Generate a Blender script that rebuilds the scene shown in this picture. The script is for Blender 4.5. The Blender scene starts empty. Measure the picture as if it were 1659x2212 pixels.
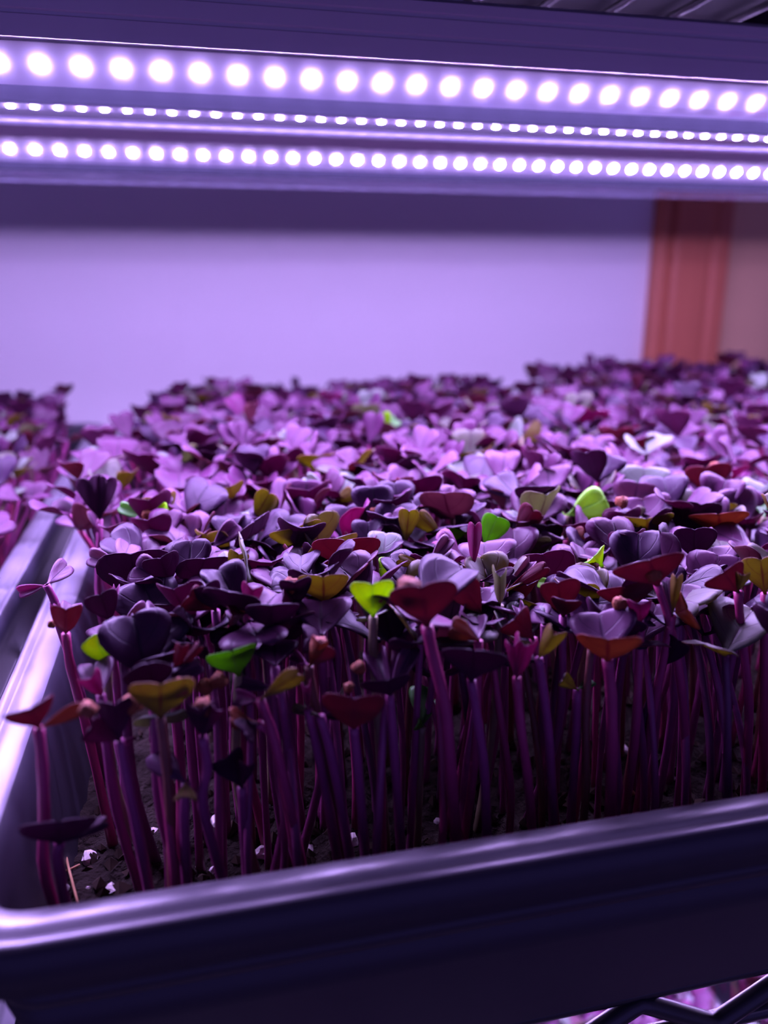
import bpy, bmesh, math, random
import numpy as np
from mathutils import Vector, Matrix

random.seed(7)
NPR = np.random.RandomState(7)
SC = bpy.context.scene
COL = SC.collection

# ------------------------------------------------------------------ camera, world, exposure
F_PX, IMG_W, IMG_H = 1750.0, 1659.0, 2212.0
PITCH, AZ = math.radians(16.1), math.radians(13.2)
CAM = Vector((0.0, -0.1173, 0.162))
FW = Vector((math.sin(AZ) * math.cos(PITCH), math.cos(AZ) * math.cos(PITCH), -math.sin(PITCH)))
RT = Vector((math.cos(AZ), -math.sin(AZ), 0.0))
UP = RT.cross(FW)
cam = bpy.data.cameras.new('camera')
cam.sensor_fit = 'HORIZONTAL'
cam.sensor_width = 36.0
cam.lens = 36.0 * F_PX / IMG_W
cam.clip_start = 0.01
cam.dof.use_dof = True
cam.dof.focus_distance = 0.198
cam.dof.aperture_fstop = 12.0
cam.dof.aperture_blades = 0
camo = bpy.data.objects.new('camera', cam)
COL.objects.link(camo)
camo.matrix_world = Matrix(((RT.x, UP.x, -FW.x, CAM.x), (RT.y, UP.y, -FW.y, CAM.y), (RT.z, UP.z, -FW.z, CAM.z), (0, 0, 0, 1)))
SC.camera = camo

wd = bpy.data.worlds.new('world')
SC.world = wd
wd.use_nodes = True
wd.node_tree.nodes['Background'].inputs[0].default_value = (0.13, 0.09, 0.46, 1)   # dim violet glow of the rest of the grow room
wd.node_tree.nodes['Background'].inputs[1].default_value = 1.25

SC.view_settings.view_transform = 'Standard'
SC.view_settings.look = 'None'
SC.view_settings.exposure = 0.0
SC.view_settings.gamma = 1.0
SC.view_settings.use_curve_mapping = False
LED_COLOR = (0.52, 0.335, 0.93)
LED_POWER = 6500.0          # downward facing rows
LED_POWER_FRONT = 1250.0    # slanted front rows
try:
    SC.cycles.max_bounces = 8
    SC.cycles.diffuse_bounces = 5
    SC.cycles.transparent_max_bounces = 24
    SC.cycles.sample_clamp_indirect = 3.0
    SC.cycles.caustics_reflective = False
    SC.cycles.caustics_refractive = False
except Exception:
    pass

# ------------------------------------------------------------------ helpers
def ray(x, y):
    return FW + RT * ((x - 829.5) / F_PX) - UP * ((y - 1106.0) / F_PX)

def at_z(x, y, z):
    d = ray(x, y)
    return CAM + d * ((z - CAM.z) / d.z)

def at_y(x, y, Y):
    d = ray(x, y)
    return CAM + d * ((Y - CAM.y) / d.y)

def proj(P):
    v = Vector(P) - CAM
    z = v.dot(FW)
    if z < 0.01:
        return -9e9, -9e9, z
    return 829.5 + F_PX * v.dot(RT) / z, 1106.0 - F_PX * v.dot(UP) / z, z

def link(name, data, parent=None):
    o = bpy.data.objects.new(name, data)
    COL.objects.link(o)
    if parent is not None:
        o.parent = parent
    return o

def thing(name, label, cat, loc=(0, 0, 0), group=None, kind=None, data=None):
    o = link(name, data)
    if data is None:
        o.empty_display_size = 0.01
    o.location = loc
    if label: o['label'] = label
    if cat: o['category'] = cat
    if group: o['group'] = group
    if kind: o['kind'] = kind
    return o

def mesh_from(name, verts, faces, mats, smooth=False, midx=None):
    me = bpy.data.meshes.new(name)
    me.from_pydata([tuple(v) for v in verts], [], faces)
    for m in mats:
        me.materials.append(m)
    if midx is not None:
        me.polygons.foreach_set('material_index', midx)
    if smooth:
        me.polygons.foreach_set('use_smooth', [True] * len(me.polygons))
    me.update()
    return me

def box_mesh(name, lo, hi, mat, bevel=0.0):
    bm = bmesh.new()
    bmesh.ops.create_cube(bm, size=1.0)
    for v in bm.verts:
        v.co = Vector([lo[i] + (v.co[i] + 0.5) * (hi[i] - lo[i]) for i in range(3)])
    if bevel:
        bmesh.ops.bevel(bm, geom=list(bm.edges), offset=bevel, segments=2, affect='EDGES', profile=0.5)
    me = bpy.data.meshes.new(name)
    bm.to_mesh(me); bm.free()
    me.materials.append(mat)
    return me

def tube_geo(pts, radii, sides=6, caps=True):
    """verts, faces of a tube through pts"""
    pts = [Vector(p) for p in pts]
    n = len(pts)
    if not hasattr(radii, '__len__'):
        radii = [radii] * n
    V, Fc = [], []
    ref = None
    for i in range(n):
        t = (pts[min(i + 1, n - 1)] - pts[max(i - 1, 0)]).normalized()
        if ref is None:
            ref = Vector((1, 0, 0)) if abs(t.x) < 0.8 else Vector((0, 1, 0))
        u = (ref - t * ref.dot(t)).normalized()
        ref = u
        w = t.cross(u)
        for k in range(sides):
            a = 2 * math.pi * k / sides
            V.append(pts[i] + (u * math.cos(a) + w * math.sin(a)) * radii[i])
    for i in range(n - 1):
        for k in range(sides):
            k2 = (k + 1) % sides
            Fc.append((i * sides + k, i * sides + k2, (i + 1) * sides + k2, (i + 1) * sides + k))
    if caps:
        Fc.append(tuple(reversed(range(sides))))
        Fc.append(tuple((n - 1) * sides + k for k in range(sides)))
    return V, Fc

def smooth_path(pts, sub=3):
    pts = [Vector(p) for p in pts]
    if len(pts) < 3:
        a, b = pts[0], pts[-1]
        return [a.lerp(b, i / 3) for i in range(4)]
    out = []
    P = [pts[0] * 2 - pts[1]] + pts + [pts[-1] * 2 - pts[-2]]
    for i in range(1, len(P) - 2):
        for k in range(sub):
            t = k / sub
            a, b, c, d = P[i - 1], P[i], P[i + 1], P[i + 2]
            out.append(0.5 * ((2 * b) + (c - a) * t + (2 * a - 5 * b + 4 * c - d) * t * t + (3 * b - 3 * c + d - a) * t ** 3))
    out.append(pts[-1])
    return out

# ------------------------------------------------------------------ materials
def new_mat(name):
    m = bpy.data.materials.new(name)
    m.use_nodes = True
    nt = m.node_tree
    for n in list(nt.nodes):
        nt.nodes.remove(n)
    out = nt.nodes.new('ShaderNodeOutputMaterial')
    return m, nt, out

def N(nt, typ, **kw):
    n = nt.nodes.new(typ)
    for k, v in kw.items():
        setattr(n, k, v)
    return n

def math_node(nt, op, a, b=None):
    n = N(nt, 'ShaderNodeMath', operation=op)
    for i, x in enumerate((a, b)):
        if x is None: continue
        if hasattr(x, 'is_linked'):
            nt.links.new(x, n.inputs[i])
        else:
            n.inputs[i].default_value = x
    return n.outputs[0]

def mixrgb(nt, fac, a, b):
    n = N(nt, 'ShaderNodeMix', data_type='RGBA')
    for s, x in ((n.inputs[0], fac), (n.inputs[6], a), (n.inputs[7], b)):
        if hasattr(x, 'is_linked'):
            nt.links.new(x, s)
        elif hasattr(x, '__len__'):
            s.default_value = (x[0], x[1], x[2], 1)
        else:
            s.default_value = x
    return n.outputs[2]

def principled(nt, color, rough=0.5, spec=0.5, metal=0.0, coat=0.0):
    p = N(nt, 'ShaderNodeBsdfPrincipled')
    if hasattr(color, 'is_linked'):
        nt.links.new(color, p.inputs['Base Color'])
    else:
        p.inputs['Base Color'].default_value = (*color, 1)
    if hasattr(rough, 'is_linked'):
        nt.links.new(rough, p.inputs['Roughness'])
    else:
        p.inputs['Roughness'].default_value = rough
    p.inputs['Specular IOR Level'].default_value = spec
    p.inputs['Metallic'].default_value = metal
    p.inputs['Coat Weight'].default_value = coat
    return p

def noise(nt, scale, detail=3.0, vec=None, rough=0.5):
    n = N(nt, 'ShaderNodeTexNoise')
    n.inputs['Scale'].default_value = scale
    n.inputs['Detail'].default_value = detail
    n.inputs['Roughness'].default_value = rough
    if vec is not None:
        nt.links.new(vec, n.inputs['Vector'])
    return n.outputs['Fac']

def bump(nt, height, strength, dist, p):
    b = N(nt, 'ShaderNodeBump')
    b.inputs['Strength'].default_value = strength
    b.inputs['Distance'].default_value = dist
    nt.links.new(height, b.inputs['Height'])
    nt.links.new(b.outputs[0], p.inputs['Normal'])

def plain(name, c1, c2, scale=40.0, rough=0.5, spec=0.5, metal=0.0, bmp=0.0, bdist=0.001, coat=0.0):
    m, nt, out = new_mat(name)
    geo = N(nt, 'ShaderNodeNewGeometry')
    f = noise(nt, scale, 4.0, geo.outputs['Position'])
    p = principled(nt, mixrgb(nt, f, c1, c2), rough, spec, metal, coat)
    if bmp:
        bump(nt, noise(nt, scale * 3, 5.0, geo.outputs['Position']), bmp, bdist, p)
    nt.links.new(p.outputs[0], out.inputs[0])
    return m

def leaf_mat(name, c1, c2, vein, trans, tfac, rough, spec):
    m, nt, out = new_mat(name)
    uv = N(nt, 'ShaderNodeUVMap')
    sep = N(nt, 'ShaderNodeSeparateXYZ')
    nt.links.new(uv.outputs[0], sep.inputs[0])
    u = sep.outputs[0]
    av = math_node(nt, 'ABSOLUTE', math_node(nt, 'SUBTRACT', sep.outputs[1], 0.5))      # 0 midrib .. 0.5 edge
    mid = math_node(nt, 'SUBTRACT', 1.0, math_node(nt, 'MULTIPLY', av, 28.0))
    mid = math_node(nt, 'MAXIMUM', mid, 0.0)
    lat = math_node(nt, 'FRACT', math_node(nt, 'SUBTRACT', math_node(nt, 'MULTIPLY', u, 3.2), math_node(nt, 'MULTIPLY', av, 3.4)))
    lat = math_node(nt, 'SUBTRACT', 1.0, math_node(nt, 'MULTIPLY', math_node(nt, 'ABSOLUTE', math_node(nt, 'SUBTRACT', lat, 0.5)), 16.0))
    lat = math_node(nt, 'MULTIPLY', math_node(nt, 'MAXIMUM', lat, 0.0), 0.55)
    veins = math_node(nt, 'MAXIMUM', mid, lat)
    tc = N(nt, 'ShaderNodeNewGeometry')
    f = noise(nt, 260.0, 4.0, tc.outputs['Position'])
    f2 = noise(nt, 90.0, 2.0, tc.outputs['Position'])
    ff = math_node(nt, 'MULTIPLY', math_node(nt, 'ADD', f, f2), 0.5)
    col = mixrgb(nt, ff, c1, c2)
    # rim tint at the leaf border
    rim = math_node(nt, 'MAXIMUM', math_node(nt, 'SUBTRACT', math_node(nt, 'MULTIPLY', av, 2.0), 0.90), 0.0)
    rim = math_node(nt, 'MINIMUM', math_node(nt, 'MULTIPLY', rim, 6.0), 0.6)
    col = mixrgb(nt, math_node(nt, 'MULTIPLY', math_node(nt, 'MAXIMUM', veins, rim), 0.85), col, vein)
    p = principled(nt, col, rough, spec)
    h = math_node(nt, 'SUBTRACT', math_node(nt, 'MULTIPLY', f, 0.5), math_node(nt, 'MULTIPLY', veins, 0.8))
    bump(nt, h, 0.35, 0.0004, p)
    t = N(nt, 'ShaderNodeBsdfTranslucent')
    blot = N(nt, 'ShaderNodeMapRange')
    blot.inputs['From Min'].default_value = 0.36
    blot.inputs['From Max'].default_value = 0.66
    nt.links.new(f2, blot.inputs[0])
    dk = tuple(c * k for c, k in zip(trans, (.66, .46, .66)))
    base = mixrgb(nt, math_node(nt, 'MULTIPLY', blot.outputs[0], 0.8), trans, dk)
    foot = math_node(nt, 'MAXIMUM', math_node(nt, 'SUBTRACT', 1.0, math_node(nt, 'MULTIPLY', u, 2.4)), 0.0)
    base = mixrgb(nt, math_node(nt, 'MULTIPLY', foot, 0.6), base, vein)
    tcol = mixrgb(nt, math_node(nt, 'MULTIPLY', veins, 0.9), base, vein)
    nt.links.new(tcol, t.inputs[0])
    mx = N(nt, 'ShaderNodeMixShader')
    mx.inputs[0].default_value = tfac
    nt.links.new(p.outputs[0], mx.inputs[1])
    nt.links.new(t.outputs[0], mx.inputs[2])
    nt.links.new(mx.outputs[0], out.inputs[0])
    return m

KINDS = {
    #          top1                 top2                 top vein             trans              under1              under2              under vein
    'purple': ((.098, .024, .080), (.060, .013, .056), (.026, .005, .024), (.18, .024, .10), (.070, .010, .044), (.048, .007, .038), (.10, .005, .04)),
    'dark':   ((.044, .014, .048), (.026, .008, .034), (.014, .005, .018), (.10, .014, .07), (.046, .007, .034), (.028, .005, .026), (.05, .004, .03)),
    'lav':    ((.150, .062, .130), (.098, .036, .094), (.040, .010, .044), (.25, .11, .13), (.075, .024, .030), (.055, .014, .034), (.12, .010, .04)),
    'olive':  ((.100, .110, .070), (.075, .072, .070), (.060, .018, .034), (.36, .35, .045), (.120, .105, .016), (.100, .060, .018), (.16, .02, .03)),
    'red':    ((.090, .032, .075), (.056, .016, .052), (.044, .008, .030), (.24, .045, .07), (.085, .014, .022), (.065, .008, .026), (.16, .006, .04)),
    'orange': ((.140, .060, .095), (.100, .040, .065), (.070, .014, .040), (.32, .13, .06), (.150, .050, .020), (.13, .026, .022), (.20, .012, .03)),
    'lime':   ((.170, .460, .040), (.140, .380, .028), (.22, .56, .08), (.60, .95, .01), (.150, .420, .006), (.120, .34, .005), (.24, .50, .04)),
    'green':  ((.085, .250, .060), (.060, .190, .040), (.14, .33, .08), (.24, .58, .02), (.060, .230, .010), (.045, .17, .008), (.14, .30, .04)),
    'pale':   ((.180, .220, .180), (.150, .180, .155), (.10, .08, .09), (.32, .36, .16), (.130, .145, .06), (.11, .12, .06), (.15, .1, .06)),
    'magenta': ((.160, .030, .120), (.120, .018, .09), (.09, .006, .05), (.38, .05, .20), (.150, .012, .075), (.11, .008, .06), (.22, .006, .06)),
}
LEAF_MATS = {}
for k, (a, b, v, t, ua, ub, uvn) in KINDS.items():
    LEAF_MATS[k] = (leaf_mat('leaf_top_' + k, a, b, v, t, 0.36, 0.46, 0.32),
                    leaf_mat('leaf_underside_' + k, ua, ub, uvn, t, 0.46, 0.55, 0.3))
STEM_MATS = {
    'purple': plain('stem_purple', (.24, .036, .14), (.16, .024, .105), 300, 0.45, 0.4),
    'dark': plain('stem_dark', (.11, .02, .075), (.065, .014, .055), 300, 0.45, 0.4),
    'red': plain('stem_red', (.32, .028, .12), (.23, .02, .09), 300, 0.45, 0.4),
    'pale': plain('stem_pale', (.22, .19, .10), (.17, .12, .08), 300, 0.5, 0.4),
    'brown': plain('stem_brown', (.15, .05, .04), (.11, .032, .036), 300, 0.5, 0.4),
}
M_COAT = plain('seed_coat_brown', (.25, .070, .024), (.11, .028, .014), 500, 0.7, 0.3, bmp=0.8, bdist=0.0006)
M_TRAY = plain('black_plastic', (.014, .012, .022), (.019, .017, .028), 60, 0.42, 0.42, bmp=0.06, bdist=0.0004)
M_RIM = plain('tray_rim_scuffs_and_sheen', (.115, .11, .135), (.155, .15, .175), 90, 0.36, 1.0, bmp=0.08, bdist=0.0004)  # scuffs, plus lamp sheen painted in as a lighter rim colour
M_SOIL = plain('potting_soil_dark', (.010, .007, .006), (.026, .018, .014), 220, 0.95, 0.15, bmp=1.0, bdist=0.002)
M_CRUMB = plain('soil_crumb', (.016, .011, .009), (.05, .032, .022), 400, 0.95, 0.15)
M_PERL = plain('perlite_white', (.80, .75, .70), (.60, .55, .50), 400, 0.9, 0.2, bmp=0.5, bdist=0.0005)
M_STRAW = plain('dry_straw', (.55, .33, .17), (.38, .2, .1), 300, 0.8, 0.2)
M_WIRE = plain('black_epoxy_wire', (.012, .012, .016), (.02, .02, .024), 80, 0.32, 0.5)
M_WALL = plain('painted_wall', (.80, .79, .80), (.77, .76, .77), 6, 0.85, 0.2, bmp=0.1, bdist=0.002)
M_DOOR = plain('beige_door', (.72, .47, .27), (.66, .42, .24), 5, 0.7, 0.3)
M_HOUSING = plain('lamp_housing', (.62, .58, .62), (.56, .52, .56), 30, 0.5, 0.4)
M_PCB = plain('white_led_board', (.30, .30, .30), (.28, .28, .28), 60, 0.5, 0.5)
M_PCB_DARK = plain('black_led_board', (.015, .015, .018), (.012, .012, .015), 60, 0.6, 0.2)
M_LIP_DARK = plain('grey_lip', (.05, .045, .06), (.04, .04, .05), 60, 0.9, 0.05)
M_FLOOR = plain('concrete_floor', (.32, .30, .28), (.24, .22, .21), 8, 0.8, 0.3)
M_CEIL = plain('ceiling_paint', (.6, .6, .6), (.56, .56, .56), 5, 0.9, 0.2)
M_CLIP = plain('white_clip', (.8, .8, .8), (.75, .75, .75), 60, 0.4, 0.5)

def wood_mat():
    m, nt, out = new_mat('red_brown_wood')
    geo = N(nt, 'ShaderNodeNewGeometry')
    mp = N(nt, 'ShaderNodeMapping')
    mp.inputs['Scale'].default_value = (1, 1, 0.06)
    nt.links.new(geo.outputs['Position'], mp.inputs[0])
    f = noise(nt, 120.0, 5.0, mp.outputs[0])
    p = principled(nt, mixrgb(nt, f, (.60, .20, .105), (.46, .135, .07)), 0.5, 0.4)
    nt.links.new(p.outputs[0], out.inputs[0])
    return m
M_WOOD = wood_mat()

def led_mat(name, power):
    m, nt, out = new_mat(name)
    e = N(nt, 'ShaderNodeEmission')
    e.inputs[0].default_value = (*LED_COLOR, 1)
    e.inputs[1].default_value = power
    nt.links.new(e.outputs[0], out.inputs[0])
    return m
M_LED = led_mat('led_emitter', LED_POWER)
M_LED_FRONT = led_mat('led_emitter_front', LED_POWER_FRONT)

def cover_mat():
    m, nt, out = new_mat('clear_lamp_cover')
    geo = N(nt, 'ShaderNodeNewGeometry')
    tr = N(nt, 'ShaderNodeBsdfTransparent')
    tr.inputs[0].default_value = (0.97, 0.97, 0.98, 1)
    tl = N(nt, 'ShaderNodeBsdfTranslucent')
    tl.inputs[0].default_value = (0.62, 0.66, 1.0, 1)
    gl = N(nt, 'ShaderNodeBsdfGlossy')
    gl.inputs['Roughness'].default_value = 0.12
    dust = noise(nt, 1400.0, 3.0, geo.outputs['Position'], 0.7)
    d = math_node(nt, 'MULTIPLY', math_node(nt, 'MAXIMUM', math_node(nt, 'SUBTRACT', dust, 0.66), 0.0), 0.10)
    fac = math_node(nt, 'ADD', d, 0.006)
    m1 = N(nt, 'ShaderNodeMixShader')
    nt.links.new(fac, m1.inputs[0])
    nt.links.new(tr.outputs[0], m1.inputs[1])
    nt.links.new(tl.outputs[0], m1.inputs[2])
    fr = N(nt, 'ShaderNodeFresnel')
    fr.inputs[0].default_value = 1.35
    m2 = N(nt, 'ShaderNodeMixShader')
    nt.links.new(math_node(nt, 'MULTIPLY', fr.outputs[0], 0.22), m2.inputs[0])
    nt.links.new(m1.outputs[0], m2.inputs[1])
    nt.links.new(gl.outputs[0], m2.inputs[2])
    nt.links.new(m2.outputs[0], out.inputs[0])
    return m
M_COVER = cover_mat()
def lip_mat():
    m, nt, out = new_mat('translucent_added_lip')
    t = N(nt, 'ShaderNodeBsdfTranslucent')
    t.inputs[0].default_value = (.50, .47, .52, 1)  # lets light through the added lip to brighten the wall above
    nt.links.new(t.outputs[0], out.inputs[0])
    return m
M_LIP = lip_mat()

# ------------------------------------------------------------------ the room
def setting(name, lo, hi, mat, bevel=0.0):
    o = link(name, box_mesh(name, lo, hi, mat, bevel))
    o['kind'] = 'structure'
    return o
WALL_Y = 0.75
FLOOR_Z = -1.0
setting('floor', (-2.0, -2.2, FLOOR_Z - 0.05), (2.2, WALL_Y, FLOOR_Z), M_FLOOR)
setting('ceiling', (-2.0, -2.2, 1.45), (2.2, WALL_Y + 0.1, 1.5), M_CEIL)
setting('wall_left', (-2.05, -2.2, FLOOR_Z), (-2.0, WALL_Y + 0.1, 1.45), M_WALL)
setting('wall_right', (2.2, -2.2, FLOOR_Z), (2.25, WALL_Y + 0.1, 1.45), M_WALL)
setting('wall_back', (-2.0, WALL_Y, FLOOR_Z), (0.514, WALL_Y + 0.1, 1.45), M_WALL)
setting('wall_back_right', (1.52, WALL_Y, FLOOR_Z), (2.2, WALL_Y + 0.1, 1.45), M_WALL)
setting('wall_back_top', (0.514, WALL_Y, 1.1), (1.52, WALL_Y + 0.1, 1.45), M_WALL)
setting('door_1', (0.602, WALL_Y + 0.012, FLOOR_Z), (1.44, WALL_Y + 0.05, 1.02), M_DOOR, 0.002)

def casing(name, x0, x1, z0, z1, vertical=True):
    """moulded door casing: profile across the width with a bead and two grooves"""
    prof = [(0, 0.0), (0, .012), (.006, .0165), (.012, .0165), (.014, .012), (.017, .012), (.019, .017), (.024, .019), (.062, .019), (.066, .016), (.070, .016), (.074, .019), (.090, .0185), (.094, .014), (.094, 0.0)]
    w = (x1 - x0) if vertical else (z1 - z0)
    V, Fc = [], []
    for (a, d) in prof:
        a = a * w / .094
        if vertical:
            V += [(x0 + a, WALL_Y - d, z0), (x0 + a, WALL_Y - d, z1)]
        else:
            V += [(x0, WALL_Y - d, z0 + a), (x1, WALL_Y - d, z0 + a)]
    n = len(prof)
    for i in range(n - 1):
        q = (2 * i, 2 * i + 1, 2 * i + 3, 2 * i + 2)
        Fc.append(q if vertical else q[::-1])
    Fc.append(tuple(2 * i for i in range(n)))
    Fc.append(tuple(2 * i + 1 for i in reversed(range(n))))
    o = link(name, mesh_from(name, V, Fc, [M_WOOD]))
    o['kind'] = 'structure'
    return o
casing('trim_1', 0.513, 0.605, FLOOR_Z, 1.02)
casing('trim_2', 1.437, 1.529, FLOOR_Z, 1.02)
casing('trim_3', 0.513, 1.529, 1.02, 1.112, False)

# ------------------------------------------------------------------ trays
OPEN_X0, OPEN_Y0, OPEN_W, OPEN_L = -0.0415, 0.0045, 0.257, 0.475
RIM_Z = 0.062
SOIL_Z = 0.031
def round_rect(w, l, r, seg=8):
    pts = []
    for cx, cy, a0 in ((w - r, l - r, 0), (r, l - r, 90), (r, r, 180), (w - r, r, 270)):
        for k in range(seg + 1):
            a = math.radians(a0 + 90 * k / seg)
            pts.append((Vector((cx + r * math.cos(a), cy + r * math.sin(a))), Vector((math.cos(a), math.sin(a)))))
    return pts
PROFILE = [(-.0125, .0035), (-.0105, .006), (-.0075, .030), (-.0035, .052), (-.0018, .0585), (.0002, .0610), (.0016, .0619), (.0040, .0622), (.0062, .0621), (.0068, .0614), (.0075, .0614), (.0080, .0624), (.0096, .0623),
           (.0110, .0600), (.0114, .0540), (.0104, .0538), (.0094, .0565), (.0050, .0565), (.0012, .054), (.0006, .0444), (-.0006, .0439), (-.0006, .0431), (.0003, .0427), (.0000, .0399), (-.0011, .0394), (-.0011, .0385), (-.0004, .0380),
           (-.0026, .0300), (-.0085, .0075), (-.0105, .0015), (-.0140, .0008)]
def tray_mesh(name):
    path = round_rect(OPEN_W, OPEN_L, 0.010)
    n, m = len(path), len(PROFILE)
    V, Fc = [], []
    for (c, nn) in path:
        for (o, z) in PROFILE:
            q = c + nn * o
            V.append((q.x, q.y, z))
    for i in range(n):
        j = (i + 1) % n
        for k in range(m - 1):
            Fc.append((i * m + k, i * m + k + 1, j * m + k + 1, j * m + k))
    Fc.append(tuple(i * m for i in range(n)))
    Fc.append(tuple(i * m + m - 1 for i in reversed(range(n))))
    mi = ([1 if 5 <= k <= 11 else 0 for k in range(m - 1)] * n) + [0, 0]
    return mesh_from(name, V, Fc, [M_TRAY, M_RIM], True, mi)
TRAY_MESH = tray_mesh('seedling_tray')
DULL_TRAY = TRAY_MESH.copy()
DULL_TRAY.materials[0] = plain('dull_black_plastic', (.010, .010, .016), (.014, .014, .020), 60, 0.85, 0.12)
DULL_TRAY.materials[1] = DULL_TRAY.materials[0]
def tray(x, y, z, label, name='seedling_tray', data=None):
    t = thing(name, label, 'tray', (x, y, z), 'black seedling trays', data=data or TRAY_MESH)
    return t
TX = [OPEN_X0 - 0.2875, OPEN_X0, OPEN_X0 + 0.2805]
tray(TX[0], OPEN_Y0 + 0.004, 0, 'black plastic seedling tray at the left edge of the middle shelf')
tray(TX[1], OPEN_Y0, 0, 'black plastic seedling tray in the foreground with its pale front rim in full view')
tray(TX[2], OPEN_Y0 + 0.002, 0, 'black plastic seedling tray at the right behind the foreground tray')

def in_tray(ti, x, y, m=0.0):
    return TX[ti] + 0.010 + m < x < TX[ti] + OPEN_W - 0.010 - m and OPEN_Y0 + 0.009 + m < y < OPEN_Y0 + OPEN_L - 0.010 - m

def soil_h(x, y):
    return SOIL_Z + 0.0016 * math.sin(x * 130 + 1) * math.sin(y * 110 + .5) + 0.0010 * math.sin(x * 310 + y * 270)

def soil(ti, z0, label, crumbs=0, res=0.004):
    x0, y0 = TX[ti] - 0.0066 + .0006, OPEN_Y0 + 0.0075 - .0006
    w, l = OPEN_W - 0.0138 + .012, OPEN_L - 0.015 + .001
    x0 = TX[ti] + 0.0066
    w = OPEN_W - 0.0132
    nx, ny = int(w / res), int(l / (res * 1.3))
    V, Fc, MI = [], [], []
    for j in range(ny + 1):
        for i in range(nx + 1):
            x, y = x0 + w * i / nx, y0 + l * j / ny
            V.append((x, y, z0 + soil_h(x, y) + random.uniform(-.0011, .0013)))
    for j in range(ny):
        for i in range(nx):
            a = j * (nx + 1) + i
            Fc.append((a, a + 1, a + nx + 2, a + nx + 1)); MI.append(0)
    for _ in range(crumbs):
        x = x0 + .004 + random.random() * (w - .008)
        y = y0 + .004 + (random.random() ** 2.2) * (l - .008)
        r = random.uniform(.0004, .0018) if random.random() < .85 else random.uniform(.0015, .0028)
        c = Vector((x, y, z0 + soil_h(x, y) + r * .4))
        b = len(V)
        for d in ((1, 0, 0), (0, 1, 0), (-1, 0, 0), (0, -1, 0), (0, 0, 1), (0, 0, -1)):
            V.append(c + Vector(d) * r * random.uniform(.6, 1.3) + Vector((random.uniform(-.3, .3) * r, random.uniform(-.3, .3) * r, 0)))
        for q in ((0, 1, 4), (1, 2, 4), (2, 3, 4), (3, 0, 4), (1, 0, 5), (2, 1, 5), (3, 2, 5), (0, 3, 5)):
            Fc.append(tuple(b + k for k in q)); MI.append(1)
    o = thing('potting_soil', label, 'soil', kind='stuff', data=mesh_from('potting_soil', V, Fc, [M_SOIL, M_CRUMB], False, MI))
    return o
soil(0, 0, 'dark potting soil filling the left tray', 300)
soil(1, 0, 'dark crumbly potting soil flecked with white in the foreground tray', 3500, 0.003)
soil(2, 0, 'dark potting soil filling the right tray', 300)

# ------------------------------------------------------------------ wire rack
RACK_X0, RACK_X1, RACK_Y0, RACK_Y1 = -0.36, 0.64, 0.0200, 0.50
rack = thing('wire_rack', 'black wire shelving rack that carries the trays and the grow lights', 'rack', (0.14, 0.25, FLOOR_Z))
OFF = Vector((0.14, 0.25, FLOOR_Z))
def rel(V):
    return [Vector(v) - OFF for v in V]
def tubes_obj(name, paths, r, mat, parent, sides=8):
    V, Fc = [], []
    for p in paths:
        v, f = tube_geo(p, r, sides)
        b = len(V)
        V += v
        Fc += [tuple(q + b for q in ff) for ff in f]
    return link(name, mesh_from(name, rel(V), Fc, [mat], True), parent)
WIRE_V, WIRE_F = tube_geo([(0, RACK_Y0, 0), (0, RACK_Y1, 0)], 0.00125, 6)
CROSS_MESH = mesh_from('cross_wire', WIRE_V, WIRE_F, [M_WIRE], True)
def zigzag(x0, x1, y, ztop, zbot, period):
    pts = []
    x = x0
    while x < x1:
        for (dx, z) in ((0.0, ztop - .0006), (.05, ztop - .0016), (.45, zbot + .0016), (.5, zbot + .0006), (.55, zbot + .0016), (.95, ztop - .0016)):
            pts.append((x + dx * period, y, z))
        x += period
    return pts
def shelf(ztop):
    zc = ztop - 0.00125
    rail = tubes_obj('shelf', [[(RACK_X0, y, z), (RACK_X1, y, z)] for y in (RACK_Y0, RACK_Y1) for z in (zc - .0017, zc - 0.0165)] +
                     [[(x, RACK_Y0, z), (x, RACK_Y1, z)] for x in (RACK_X0, RACK_X1) for z in (zc - .0035, zc - 0.0165)], 0.0023, M_WIRE, rack)
    n = 40
    for i in range(n):
        w = link('cross_wire', CROSS_MESH, rail)
        w.location = Vector((RACK_X0 + (i + .5) * (RACK_X1 - RACK_X0) / n, 0, zc)) - OFF
    for y in (0.125, 0.25, 0.375):
        tubes_obj('support_wire', [[(RACK_X0, y, zc - .0032), (RACK_X1, y, zc - .0032)]], 0.002, M_WIRE, rail)
    for y in (RACK_Y0, RACK_Y1):
        tubes_obj('zigzag_wire', [zigzag(RACK_X0 + 0.0119, RACK_X1 - .04, y - 0.0012, zc - .0035, zc - .0165, 0.0443)], 0.0024, M_WIRE, rail)
    return rail
SHELF_UP, SHELF_MID, SHELF_LOW = 0.2545, 0.0003, -0.2950
for z in (SHELF_UP, SHELF_MID, SHELF_LOW, -0.85):
    shelf(z)
for x in (RACK_X0, RACK_X1):
    for y in (RACK_Y0, RACK_Y1):
        tubes_obj('post', [[(x, y, FLOOR_Z), (x, y, 0.62)]], 0.0125, M_WIRE, rack, 14)
# trays standing on the upper shelf (their undersides show between the wires)
for i, nm in enumerate(('left', 'middle', 'right')):
    tray(TX[i] + .006, OPEN_Y0 + 0.006, SHELF_UP + .0002, 'black tray overhead on the upper wire shelf, %s of the three' % nm, 'overhead_tray', DULL_TRAY)

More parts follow.
